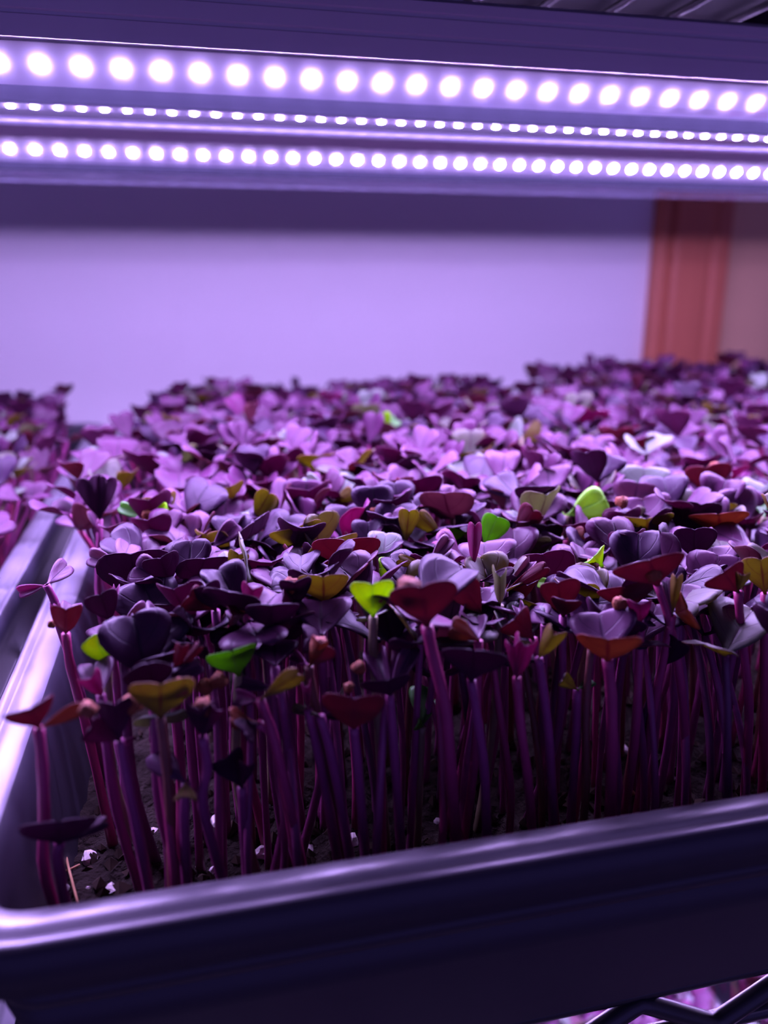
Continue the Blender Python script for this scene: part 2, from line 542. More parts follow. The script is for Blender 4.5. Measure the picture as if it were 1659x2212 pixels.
# ------------------------------------------------------------------ grow lights
LAMP_X0, LAMP_X1 = -0.31, 0.60
def dome_mesh(name, r, h, mat):
    V, Fc = [], []
    rings, seg = 3, 10
    for i in range(rings):
        a = math.pi / 2 * i / rings
        for k in range(seg):
            t = 2 * math.pi * k / seg
            V.append((r * math.cos(a) * math.cos(t), r * math.cos(a) * math.sin(t), h * math.sin(a)))
    V.append((0, 0, h))
    for i in range(rings - 1):
        for k in range(seg):
            k2 = (k + 1) % seg
            Fc.append((i * seg + k, i * seg + k2, (i + 1) * seg + k2, (i + 1) * seg + k))
    for k in range(seg):
        Fc.append(((rings - 1) * seg + k, (rings - 1) * seg + (k + 1) % seg, rings * seg))
    return mesh_from(name, V, Fc, [mat], True)
DOME_A = dome_mesh('led', 0.0019, 0.0004, M_LED_FRONT)
DOME_B = dome_mesh('led_small', 0.0012, 0.0003, M_LED)
DOME_C = dome_mesh('led_tiny', 0.0009, 0.0003, M_LED)
def extrude_x(prof, x0, x1, closed):
    V, Fc = [], []
    n = len(prof)
    for (y, z) in prof:
        V += [(x0, y, z), (x1, y, z)]
    for i in range(n if closed else n - 1):
        j = (i + 1) % n
        Fc.append((2 * i, 2 * i + 1, 2 * j + 1, 2 * j))
    if closed:
        Fc.append(tuple(2 * i for i in reversed(range(n))))
        Fc.append(tuple(2 * i + 1 for i in range(n)))
    return V, Fc
def grow_light(loc, label, pitch_b, mesh_b, off_a=0.0, rear=0.0016):
    L = thing('grow_light', label, 'lamp', loc, 'LED grow lights')
    x0, x1 = LAMP_X0, LAMP_X1
    # y grows away from the camera, z = 0 at the bottom of the clear cover
    hp = [(.001, .0168), (-.0056, .0152), (-.0056, .0204), (-.0049, .0208), (-.0049, .0215), (-.0056, .0219), (-.0056, .0260), (-.0049, .0264), (-.0049, .0272), (-.0056, .0276), (-.0056, .0302), (-.003, .0318), (.012, .0320), (.016, .0372), (.034, .0372), (.036, .0350), (.0385, .0165)]  # front edge pushed forward as an added visor, keeping light off the upper shelf
    V, Fc = extrude_x(hp, x0, x1, True)
    link('housing', mesh_from('housing', V, Fc, [M_HOUSING]), L)
    V, Fc = extrude_x([(.0384, .0164), (.0392, .0050)], x0, x1, False)  # lip added at the rear to shape the shade line on the wall
    link('added_rear_lip', mesh_from('added_rear_lip', V, Fc, [M_LIP if rear > .004 else M_LIP_DARK]), L)
    # slanted front board and nearly level rear board
    pa0, pa1 = Vector((.0025, .0160)), Vector((.0105, .0070))
    V, Fc = extrude_x([(pa0.x, pa0.y), (pa1.x, pa1.y), (pa1.x + .0010, pa1.y + .0008), (pa0.x + .0014, pa0.y + .0005)], x0 + .004, x1 - .004, True)
    ba = link('led_board', mesh_from('led_board', V, Fc, [M_PCB]), L)
    pb0, pb1 = Vector((.0195, .0040)), Vector((.0325, .0040 + rear))
    V, Fc = extrude_x([(pb0.x, pb0.y), (pb1.x, pb1.y), (pb1.x, pb1.y + .0010), (pb0.x, pb0.y + .0010)], x0 + .004, x1 - .004, True)
    bb = link('led_board', mesh_from('led_board', V, Fc, [M_PCB_DARK]), L)
    na = Vector((0, -(pa0 - pa1).y, (pa0 - pa1).x)).normalized()          # outward: towards the front and down
    nb = Vector((0, (pb1 - pb0).y, -(pb1 - pb0).x)).normalized()
    for (board, mesh, a, b, t, nv, pitch, off) in ((ba, DOME_A, pa0, pa1, .50, na, .0106, off_a), (bb, mesh_b, pb0, pb1, .30, nb, pitch_b, 0.0)):
        x = x0 + .01 + off
        zax = nv
        xax = Vector((1, 0, 0))
        yax = zax.cross(xax)
        c = a.lerp(b, t)
        while x < x1 - .008:
            o = link('led', mesh, board)
            o.matrix_local = Matrix(((xax.x, yax.x, zax.x, x), (xax.y, yax.y, zax.y, c.x + nv.y * .0001), (xax.z, yax.z, zax.z, c.y + nv.z * .0001), (0, 0, 0, 1)))
            x += pitch
    # clear cover
    cp = [(-.0006, .0164), (-.0012, .0158), (-.0004, .0148), (-.0006, .0075), (.0010, .0062), (.0030, .0014), (.0060, .0001), (.0330, .0001), (.0358, .0014), (.0362, .0030)]
    V, Fc = extrude_x(cp, x0 + .002, x1 - .002, False)
    link('clear_cover', mesh_from('clear_cover', V, Fc, [M_COVER], False), L)
    for x in (x0, x1):
        link('end_cap', box_mesh('end_cap', (x - .004, -.0062, -.0005), (x + .004, .0398, .0322), M_HOUSING, .0008), L)
    # clips holding the lamp to the shelf above
    for x in (x0 + .08, 0.0805, x1 - .1):
        ptsV, ptsF = extrude_x([(.002, .0317), (.002, .0340), (.012, .0455), (.022, .0455), (.032, .0340), (.032, .0317), (.027, .0317), (.020, .0425), (.014, .0425), (.007, .0317)], x - .003, x + .003, True)
        link('mounting_clip', mesh_from('mounting_clip', ptsV, ptsF, [M_CLIP]), L)
    return L
grow_light((0, 0.136, 0.2062), 'nearer LED grow light bar hanging across the top, two rows of bright dots', .0065, DOME_B, 0.0, -.0010)
grow_light((0, 0.298, 0.2062), 'farther blurred LED grow light bar behind the nearer one, bright dots above the pale wall', .0106, DOME_C, 0.004, .0050)
grow_light((0, 0.15, SHELF_MID - 0.0483), 'LED grow light bar under the middle shelf, above the lower seedlings', .0106, DOME_B, 0.0)
grow_light((0, 0.33, SHELF_MID - 0.0483), 'rear LED grow light bar under the middle shelf, above the lower seedlings', .0106, DOME_B, 0.0)

# ------------------------------------------------------------------ seedlings: leaf shapes
OUT_X = [0.0, .05, .11, .18, .28, .39, .50, .61, .71, .80, .875, .935, .975, .998, .99, .955, .885]
OUT_Y = [.040, .046, .065, .115, .205, .305, .39, .455, .49, .50, .480, .430, .355, .250, .145, .060, .0]
def outline(s, notch):
    """s in 0..1 along the half outline from the petiole to the notch"""
    n = len(OUT_X) - 1
    t = s * n
    i = min(int(t), n - 1)
    f = t - i
    x = OUT_X[i] * (1 - f) + OUT_X[i + 1] * f
    y = OUT_Y[i] * (1 - f) + OUT_Y[i + 1] * f
    if s > .70:
        x = x + (1 - notch) * (1.0 - x) * min(1, (s - .70) / .2) * .9
    return x, y
def leaf_geo(fold, curl, wav, seed, rows, cols, notch=.8, thick=.032, skew=0.0):
    """closed two sided leaf: length 1 along +x, width 1 along y, upper side +z"""
    rr = random.Random(seed)
    ph, ph2 = rr.uniform(0, 6.28), rr.uniform(0, 6.28)
    asym = rr.uniform(-.10, .10) + skew
    cs = [i / cols for i in range(-cols, cols + 1)]
    P = []
    mid_end = outline(1.0, notch)[0]
    svals = [((i / rows) ** 1.0) * (0.12 + .88) for i in range(rows + 1)]
    for s in svals:
        bx, by = outline(s, notch)
        mx = mid_end * min(1.0, s * 1.03)
        row = []
        for c in cs:
            r = abs(c)
            r2 = r ** .85
            x = mx + (bx - mx) * r2
            y = by * r2 * (1 if c >= 0 else -1)
            y *= 1 + asym * (1 if c >= 0 else -1)
            ay = abs(y)
            ang = fold * min(1.0, (ay * 2.6) ** 1.1)
            z = ay * math.sin(ang)
            y = y * math.cos(ang)
            z += curl * x * x * .6 + wav * math.sin(7 * x + ph + (1.5 if c > 0 else 0)) * ay * 2 - .05 * (r ** 5) * min(1, by * 3)
            z += .03 * math.sin(5 * x + ph2)* (1 - r)
            row.append((Vector((x, y, z)), x, c))
        P.append(row)
    nr, nc = len(P), len(cs)
    # normals by finite differences
    top, bot, uvs = [], [], []
    for i in range(nr):
        for j in range(nc):
            a = P[min(i + 1, nr - 1)][j][0] - P[max(i - 1, 0)][j][0]
            b = P[i][min(j + 1, nc - 1)][0] - P[i][max(j - 1, 0)][0]
            n = a.cross(b)
            n = n.normalized() if n.length > 1e-9 else Vector((0, 0, 1))
            if n.z < 0 and abs(fold) < 1.2: n = -n
            edge = 1.0 if 0 < j < nc - 1 else .45
            p = P[i][j][0]
            h = thick * edge * (1.6 if i < rows * .2 else 1.0)
            top.append(p + n * h * .5); bot.append(p - n * h * .5)
            uvs.append((P[i][j][1], P[i][j][2] * .5 + .5))
    V = top + bot
    UV = uvs + uvs
    o = nr * nc
    Fc, MI = [], []
    for i in range(nr - 1):
        for j in range(nc - 1):
            a, b, c, d = i * nc + j, (i + 1) * nc + j, (i + 1) * nc + j + 1, i * nc + j + 1
            Fc.append((a, b, c, d)); MI.append(0)
            Fc.append((o + d, o + c, o + b, o + a)); MI.append(1)
        a, b = i * nc, (i + 1) * nc
        Fc.append((a, o + a, o + b, b)); MI.append(1)
        a, b = i * nc + nc - 1, (i + 1) * nc + nc - 1
        Fc.append((b, o + b, o + a, a)); MI.append(1)
    for j in range(nc - 1):
        Fc.append((j, j + 1, o + j + 1, o + j)); MI.append(1)
        a = (nr - 1) * nc + j
        Fc.append((a + 1, a, o + a, o + a + 1)); MI.append(1)
    return V, Fc, MI, UV
def leaf_mesh(kind, geo, name='cotyledon'):
    V, Fc, MI, UV = geo
    me = mesh_from(name, V, Fc, list(LEAF_MATS[kind]), True, MI)
    uvl = me.uv_layers.new(name='UVMap')
    li = np.empty(len(me.loops), dtype=np.int32)
    me.loops.foreach_get('vertex_index', li)
    uvl.data.foreach_set('uv', np.array(UV, dtype=np.float32)[li].ravel())
    return me
BANK = {}
VARS = [(random.uniform(.05, .55), random.uniform(-.35, .35), random.uniform(-.07, .07), random.uniform(.45, 1.0)) for _ in range(10)]
VGEO = [leaf_geo(f, c, w, 100 + i, 12, 3, nt) for i, (f, c, w, nt) in enumerate(VARS)]
def bank(kind, i):
    if (kind, i) not in BANK:
        BANK[(kind, i)] = leaf_mesh(kind, VGEO[i])
    return BANK[(kind, i)]
LOWGEO = []
for i in range(8):
    g = leaf_geo(random.uniform(.05, .6), random.uniform(-.4, .35), random.uniform(-.08, .08), 300 + i, 8, 2, random.uniform(.45, 1.0))
    LOWGEO.append((np.array([tuple(v) for v in g[0]], dtype=np.float64), np.array(g[1], dtype=np.int64), np.array(g[2], dtype=np.int64), np.array(g[3])))

def coat_mesh():
    rr = random.Random(3)
    bm = bmesh.new()
    bmesh.ops.create_uvsphere(bm, u_segments=10, v_segments=7, radius=1.0)
    for v in bm.verts:
        d = 1 + .16 * math.sin(4 * v.co.x + 2 * v.co.z) + rr.uniform(-.07, .07)
        if v.co.z > .55: d *= .45                       # the open mouth of the split hull
        v.co = Vector((v.co.x * .8 * d, v.co.y * .72 * d, v.co.z * 1.0 * d))
    me = bpy.data.meshes.new('seed_coat')
    bm.to_mesh(me); bm.free()
    me.materials.append(M_COAT)
    me.polygons.foreach_set('use_smooth', [True] * len(me.polygons))
    return me
COAT = coat_mesh()

def basis(a, n):
    a = a.normalized()
    n = (n - a * n.dot(a)).normalized()
    w = n.cross(a)
    return a, w, n
def leaf_obj(parent, mesh, J, a, n, L, W):
    a, w, n = basis(a, n)
    o = link('cotyledon', mesh, parent)
    o.matrix_local = Matrix(((a.x * L, w.x * W, n.x * L, J.x), (a.y * L, w.y * W, n.y * L, J.y), (a.z * L, w.z * W, n.z * L, J.z), (0, 0, 0, 1)))
    return o
def stem_obj(parent, pts, r, kind, sides=7):
    path = smooth_path(pts, 4)
    n = len(path)
    rad = [r * (1.12 - .18 * i / (n - 1)) * (1.25 if i == 0 else 1) * (1 + .05 * math.sin(i * 1.7)) for i in range(n)]
    V, Fc = tube_geo(path, rad, sides)
    return link('stem', mesh_from('stem', V, Fc, [STEM_MATS[kind]], True), parent)

# ------------------------------------------------------------------ the seedlings one can point at, read off the photograph
# (label, stem kind, junction px, [leaf...], {options})
# leaf: (kind, tip x, tip y, side seen: T upper / U under, width px, fold, curl, roll degrees)
HEROES = [
 ('reddish seedling with a curled orange leaf leaning over the left tray rim', 'red', (84, 1572),
  [('red', 56, 1508, 'U', 104, .4, -.3, 0), ('orange', 178, 1534, 'U', 34, .2, .2, 20)], dict(via=[(92, 1655), (96, 1765), (100, 1900)], coats=[(192, 1527, .0026)], Y=.0185)),
 ('pink seedling with a cupped reddish leaf standing against the left tray wall', 'red', (142, 1368),
  [('lav', 154, 1312, 'T', 50, .5, .2, 0), ('red', 142, 1336, 'U', 64, .5, .4, 0), ('magenta', 122, 1303, 'T', 18, 1.0, 0, 0)], dict(via=[(152, 1440), (172, 1515), (196, 1610)], Y=.055, coats=[(112, 1345, .0016)])),
 ('olive green heart leaved seedling with brown seed coats in the front left corner', 'brown', (347, 1550),
  [('olive', 346, 1478, 'U', 136, .35, .1, 0), ('pale', 345, 1528, 'T', 128, .25, -.5, 0)], dict(via=[(357, 1630), (368, 1740), (372, 1880)], Y=.0215, coats=[(388, 1477, .0032), (285, 1519, .0034)])),
 ('small green seedling with a broad notched leaf at left, beside two orange seed coats', 'pale', (515, 1458),
  [('green', 497, 1392, 'U', 106, .3, -.2, 0), ('pale', 528, 1440, 'T', 40, .5, 0, 40)], dict(Y=.034, coats=[(475, 1466, .0031), (443, 1478, .0030)])),
 ('bright green round leaved seedling low beside the left tray wall', 'pale', (233, 1432),
  [('lime', 204, 1378, 'U', 68, .1, .1, 0)], dict(Y=.047, notch=.02)),
 ('tall reddish seedling with a long olive leaf sweeping right, front left', 'red', (562, 1512),
  [('olive', 652, 1440, 'U', 46, .3, -.4, 15), ('magenta', 522, 1510, 'T', 40, .5, .2, 10)], dict(via=[(592, 1595), (628, 1750), (655, 1890)], Y=.022)),
 ('seedling with a single orange and olive leaf held sideways, left of the tall reddish seedling', 'red', (556, 1562),
  [('orange', 477, 1552, 'U', 46, .2, -.3, 15), ('dark', 515, 1590, 'U', 60, .3, -.2, 0)], dict(via=[(592, 1598), (622, 1745), (645, 1890)], Y=.0235)),
 ('round dark purple seedling curled like a ball above a red rimmed leaf, front centre', 'purple', (764, 1570),
  [('dark', 752, 1478, 'T', 118, -.75, -.9, 0), ('red', 765, 1545, 'U', 132, .45, .5, 0)], dict(via=[(772, 1650), (790, 1860)], Y=.020, coats=[(754, 1482, .0018)])),
 ('dark seedling with folded purple leaves, just left of the tall pink stemmed seedling', 'purple', (842, 1500),
  [('purple', 812, 1418, 'T', 62, 1.0, .1, 0), ('lav', 893, 1392, 'T', 46, .8, -.2, 0), ('dark', 838, 1478, 'U', 110, .5, .3, 0)], dict(via=[(850, 1600), (868, 1860)], Y=.023, coats=[(772, 1440, .0024)])),
 ('large dark purple heart leaf with visible veins, left of the small lime green seedling', 'purple', (693, 1376),
  [('purple', 692, 1300, 'T', 138, .55, .1, 0), ('dark', 660, 1378, 'U', 60, .4, 0, 0)], dict(Y=.036)),
 ('olive heart leaf with red veins behind the large veined purple leaf', 'purple', (700, 1302),
  [('olive', 698, 1246, 'U', 108, .3, .1, 0), ('lav', 690, 1285, 'T', 86, .3, 0, 0)], dict(Y=.050)),
 ('purple seedling topped by an orange seed coat, left of the olive heart leaf', 'purple', (640, 1310),
  [('dark', 636, 1258, 'U', 70, .5, .1, 0), ('purple', 596, 1300, 'U', 60, .4, -.2, 0)], dict(Y=.048, coats=[(626, 1258, .0034)])),
 ('brownish red wide heart leaf seedling rising above the small lime seedling', 'red', (752, 1232),
  [('red', 750, 1164, 'U', 146, .25, .05, 0), ('lav', 765, 1210, 'T', 96, .3, .2, 0)], dict(via=[(756, 1290), (760, 1345)], dh=.000)),
 ('olive and dark shaded leaf on a red stem, left of the brownish red heart leaf', 'red', (648, 1186),
  [('olive', 634, 1138, 'U', 114, .45, .0, 0)], dict(via=[(652, 1215), (662, 1250)])),
 ('small lime green heart leaved seedling with a pale stem in the centre', 'pale', (806, 1332),
  [('lime', 804, 1264, 'U', 94, .45, .15, 0), ('pale', 802, 1318, 'T', 84, .25, -.3, 0)], dict(via=[(806, 1400), (812, 1480)], Y=.033, coats=[(820, 1293, .0012)])),
 ('tall pink stemmed seedling with a dark maroon heart leaf and orange seed coat, centre', 'red', (922, 1352),
  [('red', 910, 1262, 'U', 146, .25, .05, 0), ('magenta', 935, 1322, 'T', 128, .2, .0, 0)], dict(via=[(936, 1420), (962, 1530), (975, 1680), (986, 1830)], Y=.0195, coats=[(884, 1268, .0042)], r=.00125)),
 ('very dark purple double lobed leaf facing forward, right of the tall pink stem', 'purple', (1018, 1470),
  [('dark', 1026, 1388, 'U', 140, .1, -.2, 0)], dict(via=[(1032, 1560), (1046, 1660), (1052, 1815)], Y=.0185)),
 ('magenta folded bud seedling on a bright pink stem, right of centre', 'red', (1116, 1464),
  [('magenta', 1134, 1396, 'U', 58, 1.0, .1, 0), ('magenta', 1108, 1392, 'U', 36, .9, 0, 0)], dict(via=[(1124, 1560), (1140, 1680), (1150, 1800)], Y=.0185)),
 ('pale lavender heart leaf above an orange brown leaf on a thick stem, right of centre', 'red', (1312, 1424),
  [('lav', 1293, 1322, 'T', 150, .3, .1, 0), ('orange', 1313, 1392, 'U', 134, .45, .2, 0)], dict(via=[(1320, 1500), (1322, 1620), (1318, 1780)], Y=.0185, r=.00125)),
 ('arching seedling with a hooked purple leaf beside a small olive cup leaf', 'purple', (1163, 1422),
  [('olive', 1193, 1375, 'U', 46, .8, .2, 0)], dict(via=[(1172, 1480), (1186, 1600), (1196, 1790)], Y=.0215)),
 ('red brown leaf drooping from an arched stem above the magenta bud', 'red', (1152, 1380),
  [('red', 1092, 1318, 'U', 78, .5, -.6, 0), ('purple', 1112, 1296, 'T', 30, 1.0, -.5, 0)], dict(via=[(1168, 1440), (1178, 1520), (1190, 1640)], Y=.030)),
 ('wide maroon leaf on a long bent stem with a dark seed hull, right', 'red', (1420, 1262),
  [('red', 1402, 1205, 'U', 150, .2, .0, 0)], dict(via=[(1446, 1345), (1470, 1470), (1480, 1600), (1484, 1750)], Y=.028, coats=[(1408, 1236, .0030)])),
 ('dark brown folded leaf seedling with a long straight stem near the right edge', 'red', (1594, 1278),
  [('red', 1552, 1222, 'U', 92, .3, -.3, 0), ('olive', 1604, 1240, 'U', 30, .5, 0, 0)], dict(via=[(1602, 1370), (1618, 1520), (1610, 1700)], Y=.027)),
 ('olive brown round leaf cut by the right edge of the view', 'red', (1652, 1282),
  [('olive', 1642, 1206, 'U', 88, .3, .1, 0)], dict(via=[(1652, 1400), (1648, 1650)], Y=.030)),
 ('lavender veined leaf behind the bent stem of the wide maroon leaf', 'purple', (1462, 1325),
  [('lav', 1478, 1262, 'T', 136, .35, .1, 0), ('orange', 1478, 1318, 'U', 88, .3, .2, 0)], dict(Y=.033)),
 ('narrow upright olive and lavender leaf beside the bent stem at right', 'red', (1452, 1330),
  [('lav', 1438, 1256, 'T', 40, .7, .1, 0), ('olive', 1462, 1246, 'U', 26, .8, .1, 0)], dict(Y=.028)),
 ('lavender shell shaped leaf with fine veins right of the arched stem', 'purple', (1176, 1350),
  [('lav', 1142, 1296, 'T', 70, -.4, -.3, 0)], dict(Y=.036, notch=.4)),
 ('bright lime spoon leaf standing highest in the right middle of the tray', 'pale', (1224, 1114),
  [('lime', 1308, 1078, 'T', 76, .15, .05, 0), ('lime', 1188, 1098, 'T', 20, .6, 0, 0)], dict(notch=.02)),
 ('bright lime arched leaf hooked over a brown seed coat, right of centre', 'pale', (1302, 1224),
  [('lime', 1262, 1182, 'U', 66, .5, -.7, 0)], dict(coats=[(1280, 1218, .0030)], notch=.4)),
 ('thin lime sliver of a leaf peeking behind the maroon round leaf', 'pale', (1222, 1264),
  [('lime', 1170, 1258, 'T', 26, .3, .2, 0)], dict(dh=.0, notch=.3)),
 ('mid green upright leaf behind the broad lavender heart leaf', 'pale', (1046, 1182),
  [('green', 1074, 1116, 'U', 62, .3, .1, 0)], dict(notch=.4)),
 ('broad lavender heart leaf at mid tray, right of centre', 'purple', (1050, 1236),
  [('lav', 1046, 1172, 'T', 132, .3, .1, 0)], dict()),
 ('narrow upright magenta leaf in front of the broad lavender heart leaf', 'red', (1022, 1232),
  [('magenta', 1026, 1132, 'U', 34, .9, .2, 0), ('orange', 960, 1222, 'T', 36, .3, .1, 0)], dict(dh=.0015)),
 ('yellow lime round leaf beside the pale silvery leaf in the centre', 'pale', (868, 1222),
  [('lime', 828, 1226, 'U', 44, .3, .2, 0)], dict(notch=.5)),
 ('pale silvery green round leaf right of the brownish red heart leaf', 'pale', (826, 1218),
  [('pale', 834, 1152, 'T', 78, .2, .1, 0)], dict(notch=.4)),
 ('lavender cupped leaf with olive underside on a brown stem, upper right', 'brown', (1400, 1150),
  [('lav', 1388, 1078, 'T', 116, .5, .25, 0), ('olive', 1398, 1128, 'U', 112, .5, .2, 0)], dict(via=[(1408, 1190), (1414, 1230)], coats=[(1344, 1080, .0034)])),
 ('pale lavender broad leaf behind the cupped leaf at upper right', 'purple', (1384, 1078),
  [('pale', 1392, 1008, 'T', 108, .35, .1, 0)], dict()),
 ('ruffled lavender leaf pair behind the lime spoon leaf', 'purple', (1190, 1072),
  [('lav', 1182, 1014, 'T', 104, .5, .2, 0), ('olive', 1190, 1090, 'U', 60, .3, .1, 0)], dict()),
 ('pale green heart leaf far back in the middle of the tray', 'pale', (1002, 1034),
  [('pale', 1000, 982, 'T', 96, .4, .1, 0)], dict()),
 ('dark maroon two lobed leaf with a seed coat on top, upper right', 'red', (1530, 1068),
  [('red', 1524, 1006, 'U', 96, .4, .1, 0)], dict(coats=[(1542, 1006, .0034)])),
 ('flat lavender leaf pointing left, in front of the lime spoon leaf', 'red', (1222, 1166),
  [('lav', 1128, 1158, 'T', 50, .3, .1, 0), ('purple', 1190, 1190, 'T', 60, .3, .1, 0), ('orange', 1262, 1158, 'U', 46, .5, .2, 0)], dict()),
 ('dark upright leaf pair at the left, near the gap between trays', 'purple', (216, 1122),
  [('dark', 190, 1030, 'U', 62, .7, .1, 0), ('dark', 232, 1030, 'U', 50, .6, .1, 0)], dict()),
 ('small lime seedling with two leaves and an orange seed coat, left middle', 'pale', (322, 1126),
  [('green', 258, 1094, 'T', 28, .4, .1, 0), ('lime', 362, 1104, 'U', 38, .5, .1, 0)], dict(coats=[(318, 1108, .0030)], notch=.3)),
 ('olive hooded leaf on a brown stem, left of centre far back', 'brown', (503, 1080),
  [('olive', 490, 1038, 'U', 66, .5, -.4, 0)], dict(via=[(504, 1100), (506, 1122)], dh=.002)),
 ('pale olive kidney shaped leaf right of the olive hooded leaf', 'pale', (548, 1122),
  [('olive', 584, 1062, 'U', 56, -.3, .1, 0), ('pale', 530, 1090, 'T', 46, .4, -.4, 0)], dict()),
 ('pale green seedling holding one raised leaf and a brown seed coat, centre back', 'pale', (720, 1086),
  [('pale', 660, 1028, 'T', 34, .5, .1, 0), ('olive', 768, 1062, 'U', 34, .3, -.2, 0)], dict(coats=[(718, 1106, .0026)])),
 ('olive broad heart leaf far back, left of the tray centre', 'red', (692, 1024),
  [('olive', 690, 984, 'U', 90, .4, .1, 0)], dict()),
 ('lavender two leaved seedling at left middle, in front of the small lime seedling', 'purple', (262, 1222),
  [('lav', 196, 1204, 'T', 44, .4, .2, 0), ('lav', 280, 1176, 'T', 60, .4, .1, 0)], dict()),
 ('large dark purple flat leaf at left with a folded maroon leaf in front', 'purple', (366, 1262),
  [('purple', 290, 1222, 'T', 76, .3, .1, 0), ('dark', 346, 1206, 'U', 80, .5, .1, 0), ('purple', 415, 1238, 'T', 40, .6, .1, 0)], dict()),
 ('narrow purple leaf pointing upper right, left of centre', 'purple', (455, 1186),
  [('purple', 512, 1132, 'T', 46, .4, .1, 0)], dict(notch=.3)),
 ('grey purple leaf beside an olive arched leaf on a bare stem, left centre', 'brown', (497, 1250),
  [('olive', 520, 1184, 'U', 46, .6, -.3, 0), ('pale', 468, 1206, 'T', 54, .3, .1, 0)], dict(via=[(512, 1290), (520, 1330)])),
 ('lavender seedling with flat leaves leaning over the left tray rim', 'purple', (100, 1264),
  [('lav', 146, 1220, 'T', 46, .3, .1, 0), ('magenta', 44, 1280, 'T', 30, .4, .1, 0)], dict(via=[(118, 1300), (128, 1350)], Y=.082)),
 ('rounded dark purple leaf left of the green olive group, against the left wall', 'purple', (240, 1342),
  [('dark', 216, 1285, 'U', 70, .3, .1, 0), ('magenta', 250, 1272, 'T', 16, .9, .1, 0)], dict(Y=.058)),
 ('dark spoon shaped leaf with a pale edge, left', 'brown', (352, 1358),
  [('dark', 420, 1328, 'U', 66, .2, -.3, 0), ('olive', 322, 1346, 'U', 14, .3, 0, 0)], dict(Y=.050, notch=.3)),
 ('purple veined leaf half hidden behind the bright green round leaf', 'purple', (242, 1392),
  [('purple', 222, 1336, 'T', 84, .2, -.2, 0), ('lav', 318, 1306, 'T', 40, .5, .1, 0)], dict(Y=.053)),
 ('small dark folded leaf right of the bright green round leaf', 'dark', (268, 1412),
  [('dark', 266, 1358, 'T', 52, 1.0, .2, 0)], dict(Y=.044)),
 ('red brown upright leaf pair above the olive heart leaf', 'red', (376, 1462),
  [('red', 392, 1398, 'U', 30, .5, .1, 0), ('red', 428, 1398, 'U', 22, .5, .1, 0), ('purple', 436, 1435, 'T', 40, .4, .1, 0)], dict(Y=.031)),
 ('large round dark purple leaf behind the olive heart leaf', 'purple', (332, 1498),
  [('dark', 318, 1418, 'U', 104, -.3, -.2, 0)], dict(Y=.027)),
 ('lavender leaf with folded edges low at left, below the bright green round leaf', 'purple', (218, 1500),
  [('lav', 204, 1440, 'T', 80, .5, .2, 0), ('magenta', 205, 1480, 'U', 50, .7, .3, 0)], dict(Y=.034)),
 ('dark purple hooded bud below the brown seed coat at front left', 'purple', (258, 1600),
  [('dark', 246, 1505, 'U', 76, .6, -.2, 0), ('purple', 180, 1565, 'U', 56, .4, -.2, 0), ('purple', 282, 1620, 'T', 60, .3, -.3, 0)], dict(via=[(275, 1690), (310, 1860)], Y=.0195)),
 ('pale striped purple leaf drooping low in the front left corner', 'purple', (402, 1692),
  [('lav', 316, 1622, 'T', 60, -.4, -.3, 0), ('olive', 400, 1738, 'U', 50, .4, -.2, 0)], dict(via=[(398, 1760), (402, 1880)], Y=.0195)),
 ('dark purple bud wearing an orange seed coat, right of the olive heart leaf', 'purple', (438, 1592),
  [('dark', 432, 1522, 'U', 66, .8, -.1, 0), ('purple', 478, 1512, 'U', 34, .5, -.4, 0)], dict(via=[(448, 1660), (438, 1740), (480, 1900)], Y=.0205, coats=[(434, 1522, .0034)])),
 ('bright magenta upright leaf with a brown tip, left of the orange topped purple seedling', 'red', (534, 1322),
  [('magenta', 546, 1274, 'U', 48, .7, .1, 0), ('red', 480, 1330, 'U', 44, .4, -.3, 0)], dict(Y=.046, coats=[(522, 1310, .0020)])),
 ('smooth dark purple bilobed leaf right of the bright magenta leaf', 'purple', (586, 1362),
  [('dark', 584, 1294, 'U', 112, .2, -.2, 0)], dict(Y=.040)),
 ('dark leaf with a raised vein network behind the small green notched leaf', 'purple', (594, 1440),
  [('purple', 592, 1372, 'T', 118, .2, -.2, 0)], dict(Y=.032)),
 ('orange and pink curled leaf left of the tall pink stemmed seedling', 'brown', (668, 1440),
  [('orange', 700, 1366, 'U', 40, .7, -.4, 0), ('magenta', 636, 1418, 'T', 28, .4, .1, 0), ('red', 712, 1390, 'U', 52, .3, -.2, 0)], dict(via=[(672, 1480), (700, 1620), (735, 1830)], Y=.027, coats=[(690, 1390, .0030)])),
 ('flat olive leaf low on a slanting stem, left of the purple ball leaf', 'purple', (692, 1546),
  [('olive', 626, 1528, 'T', 24, .2, -.1, 0)], dict(via=[(720, 1650), (755, 1850)], Y=.0225, notch=.2)),
 ('glowing red orange leaf behind the very dark double lobed leaf', 'red', (1040, 1326),
  [('red', 1000, 1268, 'U', 68, .5, .1, 0)], dict(Y=.040)),
 ('grey green rolled leaf standing like a bud, centre right', 'pale', (1080, 1308),
  [('pale', 1080, 1246, 'U', 38, 1.1, .1, 0)], dict(Y=.042)),
 ('lavender rolled leaf pointing up and right, behind the grey green bud', 'purple', (1090, 1278),
  [('lav', 1146, 1212, 'T', 28, 1.0, .1, 0), ('red', 1188, 1218, 'U', 32, .4, -.3, 0)], dict()),
 ('orange brown leaf tilted forward right of the tall pink stem', 'red', (1034, 1384),
  [('orange', 968, 1350, 'U', 48, .3, -.1, 0), ('lav', 1030, 1335, 'T', 46, .4, .1, 0)], dict(Y=.026)),
 ('glossy maroon round leaf left of the pale lavender heart leaf', 'purple', (1216, 1330),
  [('red', 1204, 1258, 'U', 86, .3, .1, 0), ('red', 1222, 1296, 'U', 64, .4, 0, 0)], dict(Y=.037)),
 ('wide maroon leaf with a wavy top edge behind the pale lavender heart leaf', 'purple', (1362, 1316),
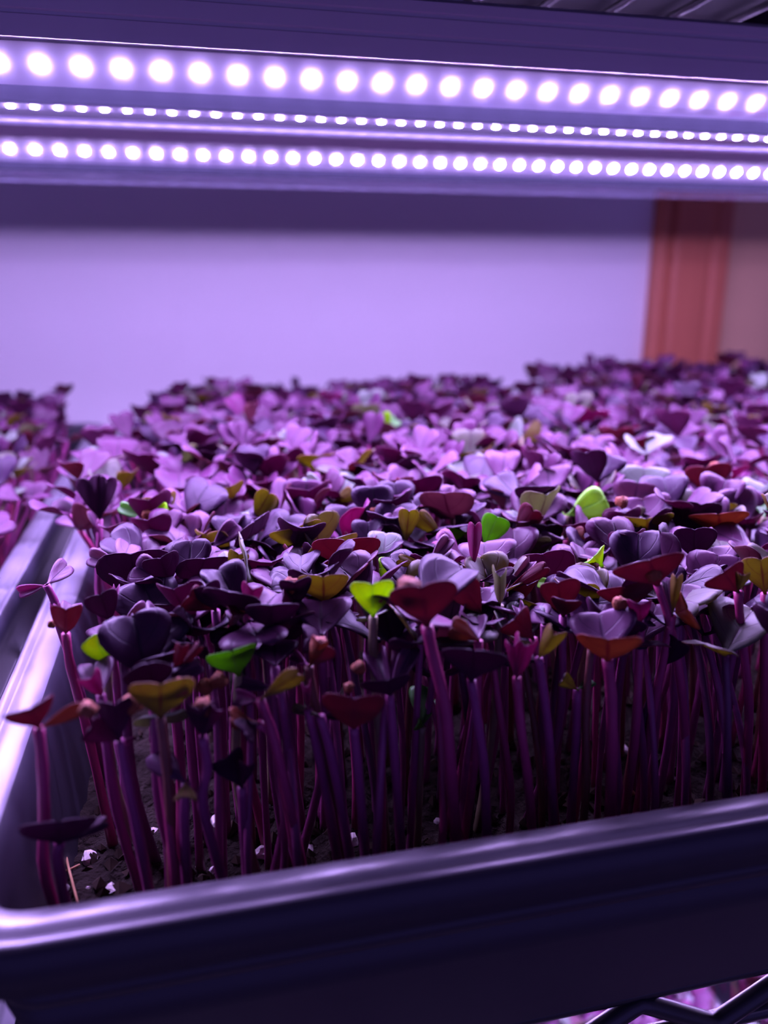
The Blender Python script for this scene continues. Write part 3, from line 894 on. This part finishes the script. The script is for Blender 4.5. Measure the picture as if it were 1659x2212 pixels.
  [('red', 1350, 1262, 'U', 122, .3, .0, 0)], dict(Y=.039)),
 ('round magenta bud leaf with a pale lavender edge, right of the pale lavender heart leaf', 'red', (1384, 1346),
  [('magenta', 1382, 1292, 'U', 52, .6, -.2, 0), ('lav', 1406, 1340, 'T', 30, .4, 0, 0)], dict(Y=.027, coats=[(1340, 1298, .0028)])),
 ('small green seedling low among the stems, right of the purple ball leaf', 'pale', (912, 1570),
  [('green', 904, 1482, 'T', 46, .3, .1, 0), ('green', 940, 1508, 'T', 24, .4, 0, 0), ('green', 896, 1562, 'U', 28, .3, -.2, 0)], dict(via=[(908, 1620), (904, 1720)], Y=.033, notch=.3)),
 ('dull green leaf pair low below the pale lavender heart leaf', 'purple', (1247, 1490),
  [('olive', 1205, 1460, 'U', 34, .3, -.2, 0), ('green', 1288, 1462, 'T', 28, .3, -.2, 0)], dict(via=[(1244, 1600), (1232, 1790)], Y=.026, notch=.3)),
 ('dark olive leaf tucked under the lavender veined leaf at right', 'dark', (1430, 1442),
  [('dark', 1472, 1376, 'U', 56, .3, -.2, 0)], dict(Y=.031, notch=.3)),
 ('dark purple bowl leaf behind the lavender loop leaf at right', 'purple', (1502, 1212),
  [('dark', 1500, 1142, 'U', 88, .2, .1, 0)], dict()),
 ('lavender loop leaf with a dark folded centre near the right edge', 'purple', (1536, 1244),
  [('lav', 1538, 1192, 'T', 124, .5, .3, 0), ('dark', 1532, 1220, 'U', 70, .4, -.2, 0)], dict(dh=-.001)),
 ('brown and purple wide leaf near the right edge, upper row', 'brown', (1556, 1152),
  [('orange', 1552, 1098, 'U', 120, .3, -.2, 0), ('lav', 1530, 1088, 'T', 90, .3, .2, 0)], dict()),
 ('olive folded leaf beside a narrow purple one, behind the pale silvery leaf', 'brown', (876, 1172),
  [('olive', 884, 1102, 'U', 46, .5, .1, 0), ('lav', 846, 1106, 'T', 56, .5, .1, 0)], dict(dh=.001)),
 ('arched olive leaf on a thin stem behind the narrow magenta leaf', 'red', (960, 1166),
  [('olive', 896, 1104, 'U', 40, .5, -.5, 0)], dict(via=[(964, 1190), (966, 1215)])),
 ('red olive arched leaf left of the lime spoon leaf', 'red', (1112, 1158),
  [('red', 1160, 1092, 'U', 52, .5, -.5, 0)], dict()),
 ('yellow olive leaf sliver left of the mid green upright leaf', 'brown', (1008, 1152),
  [('lime', 962, 1156, 'U', 34, .3, .1, 0)], dict(notch=.3)),
 ('plump magenta bud behind the mid green upright leaf', 'red', (1056, 1118),
  [('magenta', 1056, 1080, 'T', 46, -.7, -.6, 0)], dict(notch=.3)),
 ('lavender and olive boat shaped leaf right of the pale silvery leaf', 'pale', (924, 1226),
  [('lav', 972, 1162, 'T', 34, .4, .1, 0), ('olive', 862, 1208, 'U', 26, .3, .1, 0)], dict(dh=.001)),
 ('red brown leaf and dark sliver right of the narrow magenta leaf', 'red', (1038, 1256),
  [('dark', 1110, 1240, 'U', 36, .3, .1, 0)], dict()),
 ('low dark leaf lying almost flat above the soil in the front left corner', 'purple', (128, 1822),
  [('dark', 128, 1770, 'U', 150, .15, .0, 0), ('dark', 240, 1770, 'U', 30, .3, -.2, 0)], dict(via=[(128, 1880)], Y=.0185)),
 ('lavender glossy leaf under the dark brown folded leaf at right', 'purple', (1600, 1330),
  [('lav', 1560, 1292, 'T', 96, .2, -.2, 0), ('lav', 1650, 1300, 'T', 40, .3, .1, 0)], dict(Y=.036)),
 ('pale green striped leaf cut by the right edge, upper row', 'pale', (1652, 1118),
  [('green', 1642, 1076, 'T', 40, .4, 0, 0)], dict()),
 ('flat purple leaf sliver behind the tall reddish seedling with the olive leaf', 'purple', (606, 1492),
  [('purple', 508, 1474, 'T', 30, .3, .1, 0)], dict(Y=.029, notch=.3)),
 ('arched maroon leaf left of the bright magenta upright leaf', 'purple', (466, 1318),
  [('red', 392, 1276, 'U', 60, .4, -.4, 0), ('dark', 440, 1262, 'U', 60, .3, 0, 0)], dict(Y=.050)),
 ('drooping dark purple leaf low between the olive stem and the tall reddish stem', 'purple', (522, 1700),
  [('dark', 478, 1622, 'U', 74, .5, -.3, 0), ('purple', 536, 1640, 'U', 40, .6, -.2, 0)], dict(via=[(528, 1800)], Y=.024)),
 ('tiny magenta bud on a slender stem above the flat olive leaf', 'purple', (666, 1532),
  [('magenta', 662, 1490, 'U', 24, .9, .1, 0)], dict(via=[(690, 1640), (720, 1800)], Y=.026, notch=.2)),
 ('mid green leaf blurred far back near the tray centre', 'pale', (836, 932),
  [('lime', 820, 898, 'U', 50, .4, .1, 0), ('green', 858, 905, 'T', 30, .4, 0, 0)], dict(dh=.004)),
 ('blurred pale green leaf pair far back, right of centre', 'pale', (1128, 945),
  [('pale', 1100, 925, 'T', 70, .3, .1, 0), ('olive', 1172, 930, 'U', 52, .4, .1, 0)], dict(dh=.002)),
]

HERO_INFO = []          # (label, px, py, depth, X, Y)
HERO_LEAF = []          # (px, py, radius px, depth)
CANOPY = 0.0905
ROOT_PTS = []
def build_hero(spec):
    label, sk, (jx, jy), leaves, opt = spec
    if 'Y' in opt:
        J = at_y(jx, jy, opt['Y'])
    else:
        J = at_z(jx, jy, CANOPY + opt.get('dh', 0.0))
        if J.y < .016:
            J = at_y(jx, jy, .020)
    z = (J - CAM).dot(FW)
    # stem way points stay close to the junction's own depth
    pts = [J]
    for (vx, vy) in opt.get('via', []):
        p = at_y(vx, vy, J.y + .0006 * len(pts))
        if p.z > SOIL_Z + .004:
            pts.append(p)
    last = pts[-1]
    if len(pts) == 1:
        pts.append(Vector((J.x + random.uniform(-.003, .003), J.y + random.uniform(-.001, .004), (J.z + SOIL_Z) / 2)))
        pts.append(Vector((J.x + random.uniform(-.006, .006), J.y + random.uniform(0, .006), SOIL_Z - .002)))
    else:
        d = pts[-1] - pts[-2]
        k = (SOIL_Z - .002 - last.z) / min(d.z, -1e-4)
        q = last + d * k * .8
        pts.append(Vector((q.x, max(.0155, q.y), SOIL_Z - .002)))
    base = pts[-1].copy()
    base.x = max(TX[1] + .0125, base.x); base.y = max(.0155, base.y)
    pts[-1] = base
    root = thing('radish_seedling', label, 'seedling', base, 'radish seedlings in the foreground tray')
    stem_obj(root, [p - base for p in reversed(pts)], opt.get('r', .00098), sk, 8)
    for k, lf in enumerate(leaves):
        kind, tx, ty, side, wpx, fold, curl, roll = lf
        fold = fold * (.6 if abs(fold) < .95 else .85)
        d = ray(tx, ty)
        t0 = (J - CAM).dot(d) / d.dot(d)
        near = CAM + d * t0
        gap = (near - J).length
        L = max(.0105, gap * 1.04)
        if wpx * z / F_PX > .0115: L = max(L, .012)
        if len(leaves) > 2 and k == 2: L = max(gap * 1.03, .006)
        off = math.sqrt(max(0.0, L * L - gap * gap)) / d.length
        tip = CAM + d * (t0 + (off if side == 'T' else -off))
        a = (tip - J).normalized()
        L = (tip - J).length
        tocam = (CAM - J).normalized()
        w = a.cross(-tocam).normalized()
        n = w.cross(a)
        if (n.dot(tocam) > 0) != (side == 'T'):
            n = -n
        if roll:
            n = Matrix.Rotation(math.radians(roll), 3, a) @ n
        W = wpx * z / F_PX
        geo = leaf_geo(fold, curl, random.uniform(-.04, .04), jx * 7 + k, 14, 4, opt.get('notch', .85), .034)
        W = W / max(.6, math.cos(abs(fold) * .8))
        leaf_obj(root, leaf_mesh(kind, geo), J - base, a, n, L, W)
        hx, hy, hz = proj(J.lerp(tip, .6))
        HERO_LEAF.append((hx, hy, max(wpx, gap / z * F_PX) * .5, hz))
    for (cx, cy, r) in opt.get('coats', []):
        p = CAM + ray(cx, cy) * (z - .0035)
        o = link('seed_coat', COAT, root)
        o.location = p - base
        o.rotation_euler = (random.uniform(-.6, .6), random.uniform(-.6, .6), random.uniform(0, 6))
        o.scale = (r * .72, r * .72, r * .78)
    ROOT_PTS.append((base.x, base.y))
    HERO_INFO.append((label, jx, jy, z, J.x, J.y))
for s in HEROES:
    build_hero(s)

# ------------------------------------------------------------------ the crowd: sown at random over each tray
def sow(ti, spacing, x_lo=None, tries=26000, avoid=()):
    cell = spacing
    grid = {}
    def key(x, y): return int(x // cell), int(y // cell)
    for p in avoid:
        grid.setdefault(key(*p), []).append((p[0], p[1], .55))
    out = []
    for _ in range(tries):
        x = TX[ti] + random.random() * OPEN_W
        y = OPEN_Y0 + random.random() * OPEN_L
        if not in_tray(ti, x, y, .0025): continue
        if x_lo is not None and x < x_lo: continue
        kx, ky = key(x, y)
        ok = True
        for i in (-1, 0, 1):
            for j in (-1, 0, 1):
                for (qx, qy, f) in grid.get((kx + i, ky + j), ()):
                    if (qx - x) ** 2 + (qy - y) ** 2 < (spacing * f) ** 2:
                        ok = False
        if ok:
            grid.setdefault((kx, ky), []).append((x, y, 1))
            out.append((x, y))
    return out
KW = [('purple', .42), ('dark', .18), ('lav', .15), ('red', .09), ('olive', .06), ('pale', .03), ('magenta', .02)]
def pick_kind(rr):
    t = rr.random() * sum(w for _, w in KW)
    for k, w in KW:
        t -= w
        if t <= 0: return k
    return 'purple'
RR = random.Random(21)
def plant_params(x, y, h):
    lean = Vector((RR.gauss(0, .0035), RR.gauss(0, .0030)))
    for t in range(3):                                  # plants beside a rim lean out over it
        e = x - TX[t]
        if .15 < y < .30 and 0 < e < .03: lean.x -= .021 * RR.random()
        if (.10 < y < .30 or t > 0) and OPEN_W - .03 < e < OPEN_W: lean.x += .021 * RR.random()
    J = Vector((x + lean.x, y + lean.y, h))
    yaw = RR.uniform(0, 2 * math.pi)
    k = pick_kind(RR)
    if y < .115 and k in ('lav', 'purple') and RR.random() < .5: k = 'dark'
    leaves = []
    for s in range(2):
        el = math.radians(RR.triangular(0, 78, 34))
        ya = yaw + math.pi * s + RR.gauss(0, .25)
        a = Vector((math.cos(ya) * math.cos(el), math.sin(ya) * math.cos(el), math.sin(el)))
        n = Vector((-math.cos(ya) * math.sin(el), -math.sin(ya) * math.sin(el), math.cos(el)))
        n = Matrix.Rotation(RR.gauss(0, .22), 3, a) @ n
        L = RR.uniform(.0112, .0152) * (1 if s == 0 else .88)
        leaves.append((k, a, n, L, L * RR.uniform(1.02, 1.28)))
    stem = 'purple' if k != 'pale' else 'pale'
    if RR.random() < .22: stem = 'red'
    elif RR.random() < .15: stem = 'brown'
    elif RR.random() < .12: stem = 'dark'
    return J, leaves, stem

def canopy_height(ti, x, y):
    b = [.0775, .0885, .0875][ti]
    if ti == 1:
        b -= .0085 * min(1.0, max(0.0, (y - .24) / .20)) + .006 * max(0.0, 1 - (x - TX[1]) / .05)
    return b + .0040 * math.sin(x * 41 + 1.3) * math.sin(y * 33 + .4) + RR.gauss(0, .0032)

main_pts = sow(1, .0076, avoid=ROOT_PTS)
cand = []
for (x, y) in main_pts:
    bx, by, bz = proj((x, y, SOIL_Z))
    if bx < 330 and by > 1640: continue               # bare soil in the front left corner
    if x < TX[1] + .018 and y > .36 and random.random() < .75: continue
    if x < TX[1] + .022 and y < .14: continue          # the left wall stays in view
    h = canopy_height(1, x, y)
    if y < .05: h += .0015
    J, leaves, stem = plant_params(x, y, h)
    px, py, pz = proj(J)
    rad = .0105 * F_PX / max(pz, .05)
    if J.y < .016: J.y = .016
    # do not stand in front of a seedling that the photograph shows clearly
    hide = False
    for (hx, hy, hr, hz) in HERO_LEAF:
        if pz < hz + .004 and (px - hx) ** 2 + (py - hy) ** 2 < (.62 * rad + .60 * hr) ** 2:
            hide = True
            break
    if hide:
        if y > .16: continue
        ok = False
        for step in range(4):                              # lean back behind the seedlings of the first rows, a little lower
            J.y += .006; J.z -= .0022
            px, py, pz = proj(J)
            if not any(pz < hz + .003 and (px - hx) ** 2 + (py - hy) ** 2 < (.55 * rad + .55 * hr) ** 2 for (hx, hy, hr, hz) in HERO_LEAF):
                ok = True
                break
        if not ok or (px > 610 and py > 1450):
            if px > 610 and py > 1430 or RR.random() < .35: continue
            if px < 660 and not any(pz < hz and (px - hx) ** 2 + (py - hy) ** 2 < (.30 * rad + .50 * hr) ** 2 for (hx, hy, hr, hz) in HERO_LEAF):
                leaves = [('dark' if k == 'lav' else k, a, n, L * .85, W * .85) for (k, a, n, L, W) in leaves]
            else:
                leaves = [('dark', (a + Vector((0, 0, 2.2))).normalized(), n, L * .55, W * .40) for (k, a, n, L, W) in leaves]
    elif px > 610 and py > 1470:
        continue
    cand.append((x, y, J, leaves, stem, px, py, pz))
def shown(c):
    return -60 < c[5] < 1719 and 780 < c[6] < 2100
cand.sort(key=lambda c: (not shown(c), c[7]))
NEAR = cand[:300 - len(HEROES)]
REST = cand[300 - len(HEROES):]

WORD = {'purple': 'purple', 'dark': 'dark purple', 'lav': 'lavender tinged', 'red': 'maroon', 'olive': 'olive', 'pale': 'pale green', 'magenta': 'magenta'}
ORD = ['nearest', 'second', 'third', 'fourth', 'fifth', 'sixth', 'seventh', 'eighth', 'ninth', 'tenth', 'eleventh', 'twelfth']
def short(label):
    for cut in (', ', ' with ', ' standing ', ' rising ', ' leaning ', ' beside ', ' on a ', ' in front', ' behind ', ' cut ', ' low ', ' far ', ' wearing ', ' above ', ' left of', ' right of', ' in the ', ' at ', ' holding ', ' drooping ', ' hooked ', ' pointing ', ' tucked ', ' peeking ', ' half ', ' held ', ' lying ', ' near ', ' facing ', ' curled ', ' topped '):
        i = label.find(cut)
        if i > 14:
            label = label[:i]
    return label
SHORTS = {}
for h in HERO_INFO:
    SHORTS.setdefault(short(h[0]), []).append(h)
ANCH = [(s, v[0]) for s, v in SHORTS.items() if len(v) == 1 and len(s.split()) <= 7]
groups = {}
for c in NEAR:
    best = min(ANCH, key=lambda q: (q[1][4] - c[2].x) ** 2 + (q[1][5] - c[2].y) ** 2)
    dx, dy = c[2].x - best[1][4], c[2].y - best[1][5]
    if abs(dx) > abs(dy): rel_ = 'right of' if dx > 0 else 'left of'
    else: rel_ = 'behind' if dy > 0 else 'in front of'
    groups.setdefault((c[3][0][0], rel_, best[0]), []).append((dx * dx + dy * dy, c))
NEAR_LABEL = {}
for (k, rel_, anch), lst in groups.items():
    lst.sort(key=lambda q: q[0])
    for i, (_, c) in enumerate(lst):
        o = '' if len(lst) == 1 else ORD[i] + ' '
        NEAR_LABEL[id(c)] = '%s%s seedling %s the %s' % (o, WORD[k], rel_, anch)

def build_plant(c):
    x, y, J, leaves, stem, px, py, pz = c
    base = Vector((x, y, SOIL_Z - .002))
    root = thing('radish_seedling', NEAR_LABEL[id(c)], 'seedling', base, 'radish seedlings in the foreground tray')
    m1 = Vector((x + (J.x - x) * .15 + RR.gauss(0, .0008), y + (J.y - y) * .15, base.z + (J.z - base.z) * .4))
    m2 = Vector((x + (J.x - x) * .6 + RR.gauss(0, .0008), y + (J.y - y) * .6, base.z + (J.z - base.z) * .78))
    stem_obj(root, [Vector((0, 0, 0)), m1 - base, m2 - base, J - base], RR.uniform(.00068, .00092), stem, 7)
    for (k, a, n, L, W) in leaves:
        leaf_obj(root, bank(k, RR.randrange(len(VGEO))), J - base, a, n, L, W)
    if RR.random() < .06:
        o = link('seed_coat', COAT, root)
        o.location = J - base + Vector((RR.uniform(-.003, .003), RR.uniform(-.003, .003), RR.uniform(.001, .004)))
        o.rotation_euler = (RR.uniform(-1, 1), RR.uniform(-1, 1), RR.uniform(0, 6))
        o.scale = (.0021, .0021, .0023)
for c in NEAR:
    build_plant(c)

# ------------------------------------------------------------------ the rest of each crop, past what can be told apart
MAT_ORDER = list(LEAF_MATS)
ALL_MATS = [m for k in MAT_ORDER for m in LEAF_MATS[k]] + [STEM_MATS[k] for k in STEM_MATS]
STEM_BASE = 2 * len(MAT_ORDER)
STEM_IDX = {k: STEM_BASE + i for i, k in enumerate(STEM_MATS)}
def crop_mass(name, label, plants, dz=0.0):
    VV, FF, MM, UU = [], [], [], []
    nb = 0
    for (x, y, J, leaves, stem) in plants:
        base = Vector((x, y, SOIL_Z - .002 ))
        mid = base.lerp(J, .5) + Vector((RR.gauss(0, .001), RR.gauss(0, .001), 0))
        V, Fc = tube_geo([base, mid, J], .0009, 5, False)
        V = np.array([tuple(v) for v in V]); Fc = np.array(Fc)
        VV.append(V); FF.append(Fc + nb); MM.append(np.full(len(Fc), STEM_IDX[stem])); UU.append(np.zeros((len(V), 2)))
        nb += len(V)
        for (k, a, n, L, W) in leaves:
            g = LOWGEO[RR.randrange(len(LOWGEO))]
            a, w, n = basis(a, n)
            M = np.array([tuple(a * L), tuple(w * W), tuple(n * L)])
            V = g[0] @ M + np.array(tuple(J))
            VV.append(V); FF.append(g[1] + nb); MM.append(g[2] + 2 * MAT_ORDER.index(k)); UU.append(g[3])
            nb += len(V)
    V = np.concatenate(VV); Fq = np.concatenate(FF); M = np.concatenate(MM); U = np.concatenate(UU)
    V[:, 2] += dz
    me = bpy.data.meshes.new(name)
    me.vertices.add(len(V)); me.vertices.foreach_set('co', V.astype(np.float32).ravel())
    me.loops.add(Fq.size); me.loops.foreach_set('vertex_index', Fq.astype(np.int32).ravel())
    me.polygons.add(len(Fq))
    me.polygons.foreach_set('loop_start', np.arange(0, Fq.size, 4, dtype=np.int32))
    for m in ALL_MATS: me.materials.append(m)
    me.polygons.foreach_set('material_index', M.astype(np.int32))
    me.polygons.foreach_set('use_smooth', np.ones(len(Fq), dtype=bool))
    uvl = me.uv_layers.new(name='UVMap')
    uvl.data.foreach_set('uv', U[Fq.ravel()].astype(np.float32).ravel())
    me.update(calc_edges=True)
    me.validate()
    return thing(name, label, 'seedlings', kind='stuff', data=me)
crop_mass('seedling_crop', 'purple radish seedlings massed in the blurred rear of the foreground tray', [(c[0], c[1], c[2], c[3], c[4]) for c in REST])
def crop_for(ti, spacing, x_lo=None, dz=0.0):
    out = []
    for (x, y) in sow(ti, spacing, x_lo):
        J, leaves, stem = plant_params(x, y, canopy_height(ti, x, y))
        out.append((x, y, J, leaves, stem))
    return out
crop_mass('seedling_crop', 'blurred purple radish seedlings filling the tray at the left edge', crop_for(0, .0085))
crop_mass('seedling_crop', 'blurred purple radish seedlings filling the tray at the far right', crop_for(2, .0085))

# lower shelf: one more planted tray glimpsed through the wires
LOW = SHELF_LOW + .0003
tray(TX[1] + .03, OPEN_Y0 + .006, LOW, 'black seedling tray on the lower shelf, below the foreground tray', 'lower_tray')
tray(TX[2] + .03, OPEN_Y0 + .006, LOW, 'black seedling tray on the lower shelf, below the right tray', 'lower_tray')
KW = [('purple', .12), ('lav', .40), ('magenta', .20), ('orange', .08), ('pale', .20)]
low_pl = [(x + .03, y + .006, J + Vector((.03, .006, 0)), lv, st) for (x, y, J, lv, st) in crop_for(1, .0095) + crop_for(2, .0095)]
crop_mass('seedling_crop', 'bright pink and pale seedlings on the lower shelf seen through the wires at lower right', low_pl, LOW)

# ------------------------------------------------------------------ bits on the soil
def lump_mesh(name, seed, mat):
    rr = random.Random(seed)
    bm = bmesh.new()
    bmesh.ops.create_icosphere(bm, subdivisions=2, radius=1.0)
    ph = [rr.uniform(0, 6) for _ in range(3)]
    for v in bm.verts:
        d = 1 + .25 * math.sin(3 * v.co.x + ph[0]) * math.sin(3.3 * v.co.y + ph[1]) + .12 * math.sin(7 * v.co.z + ph[2]) + rr.uniform(-.08, .08)
        v.co *= d
    me = bpy.data.meshes.new(name)
    bm.to_mesh(me); bm.free()
    me.materials.append(mat)
    return me
PERL = [lump_mesh('perlite_grain', 40 + i, M_PERL) for i in range(4)]
GRAINS = [  # px, py, radius px, label
 (192, 1845, 15, 'largest white perlite grain on the soil in the front left corner'),
 (140, 1920, 9, 'white perlite grain by the left tray wall, front corner'),
 (137, 1950, 7, 'lowest white perlite grain in the front left corner, touching the rim'),
 (240, 1926, 14, 'pale perlite grain at the foot of the front left stems'),
 (174, 1795, 6, 'small perlite grain behind the largest one, front left corner'),
 (236, 1850, 4, 'tiny perlite grain right of the largest one, front left corner'),
 (220, 1850, 3, 'speck of perlite just right of the largest grain, front left corner'), (215, 1866, 3, 'speck of perlite below right of the largest grain, front left corner'), (202, 1878, 3, 'speck of perlite straight below the largest grain, front left corner'), (190, 1920, 4, 'small perlite grain between the straw and the foot of the stems'),
 (470, 1780, 14, 'white perlite grain between the stems left of the tall reddish seedling'),
 (460, 1862, 9, 'perlite grain low beside the olive stem at front left'),
 (565, 1837, 17, 'broad white perlite grain left of the tall reddish stem'),
 (668, 1832, 11, 'tan perlite grain right of the tall reddish stem'),
 (332, 1778, 9, 'perlite grain behind the front left stems'),
 (760, 1830, 16, 'white upright perlite grain among stems below the purple ball leaf'),
 (730, 1812, 8, 'perlite grain left of the white upright grain, below the purple ball leaf'),
 (945, 1760, 9, 'perlite grain at the foot of the tall pink stem in the centre'), (990, 1690, 10, 'perlite grain between stems below the very dark double lobed leaf'),
 (1344, 1620, 11, 'white perlite grain right of the thick stem of the pale lavender heart leaf'),
 (1570, 1440, 8, 'perlite grain glimpsed high between two long stems near the right edge'), (1562, 1565, 10, 'white perlite grain between the long stems near the right edge'),
 (1180, 1725, 6, 'small perlite grain right of the bright pink stem of the magenta bud'), (1450, 1558, 6, 'small perlite grain beside the long bent stem of the wide maroon leaf'), (1160, 1740, 6, 'tiny perlite grain at the foot of the bright pink stem'), (1455, 1680, 5, 'tiny perlite grain low beside the long bent stem at right'), (1360, 1680, 5, 'tiny perlite grain above the pale curled rootlet at right'),
 (425, 1862, 6, 'small perlite grain at the foot of the olive heart seedling'), (680, 1780, 5, 'small perlite grain behind the tan one, right of the tall reddish stem'),
]
rg = random.Random(5)
for (px, py, rp, lab) in GRAINS:
    P = at_z(px, py, SOIL_Z + .001)
    if P.y < .0145:
        P = at_y(px, py, .0150)
        P.z = max(P.z, SOIL_Z)
        P = Vector((P.x, .0150, SOIL_Z + .001)) if P.z < SOIL_Z + .004 else at_z(px, py, SOIL_Z + .001)
        P.y = max(P.y, .0145)
    z = (P - CAM).dot(FW)
    r = rp * z / F_PX
    o = link('perlite_grain', PERL[rg.randrange(4)])
    o.location = (P.x, P.y, soil_h(P.x, P.y) + r * .45)
    o.scale = (r * 1.15, r * rg.uniform(.8, 1.1), r * rg.uniform(.7, 1))
    o.rotation_euler = (rg.uniform(-.5, .5), rg.uniform(-.5, .5), rg.uniform(0, 6))
    o['label'] = lab or 'tiny white perlite grain scattered on the dark soil between seedlings'
    o['category'] = 'perlite'
    o['group'] = 'perlite grains'
def straw(pix, label, r):
    pts = [at_z(px, py, SOIL_Z + h) for (px, py, h) in pix]
    V, Fc = tube_geo(smooth_path(pts, 4), r, 6)
    thing('straw', label, 'straw', data=mesh_from('straw', V, Fc, [M_STRAW], True))
straw([(138, 1832, .004), (152, 1890, .0035), (168, 1950, .003)], 'long thin straw standing on the soil in the front left corner', .0003)
straw([(110, 1888, .0022), (140, 1882, .0028), (172, 1868, .0022)], 'short tan straw lying across the long one, front left corner', .00028)
straw([(1352, 1738, .004), (1350, 1716, .010), (1358, 1706, .0125), (1368, 1714, .011)], 'pale curled rootlet standing behind the front rim at right', .0006)
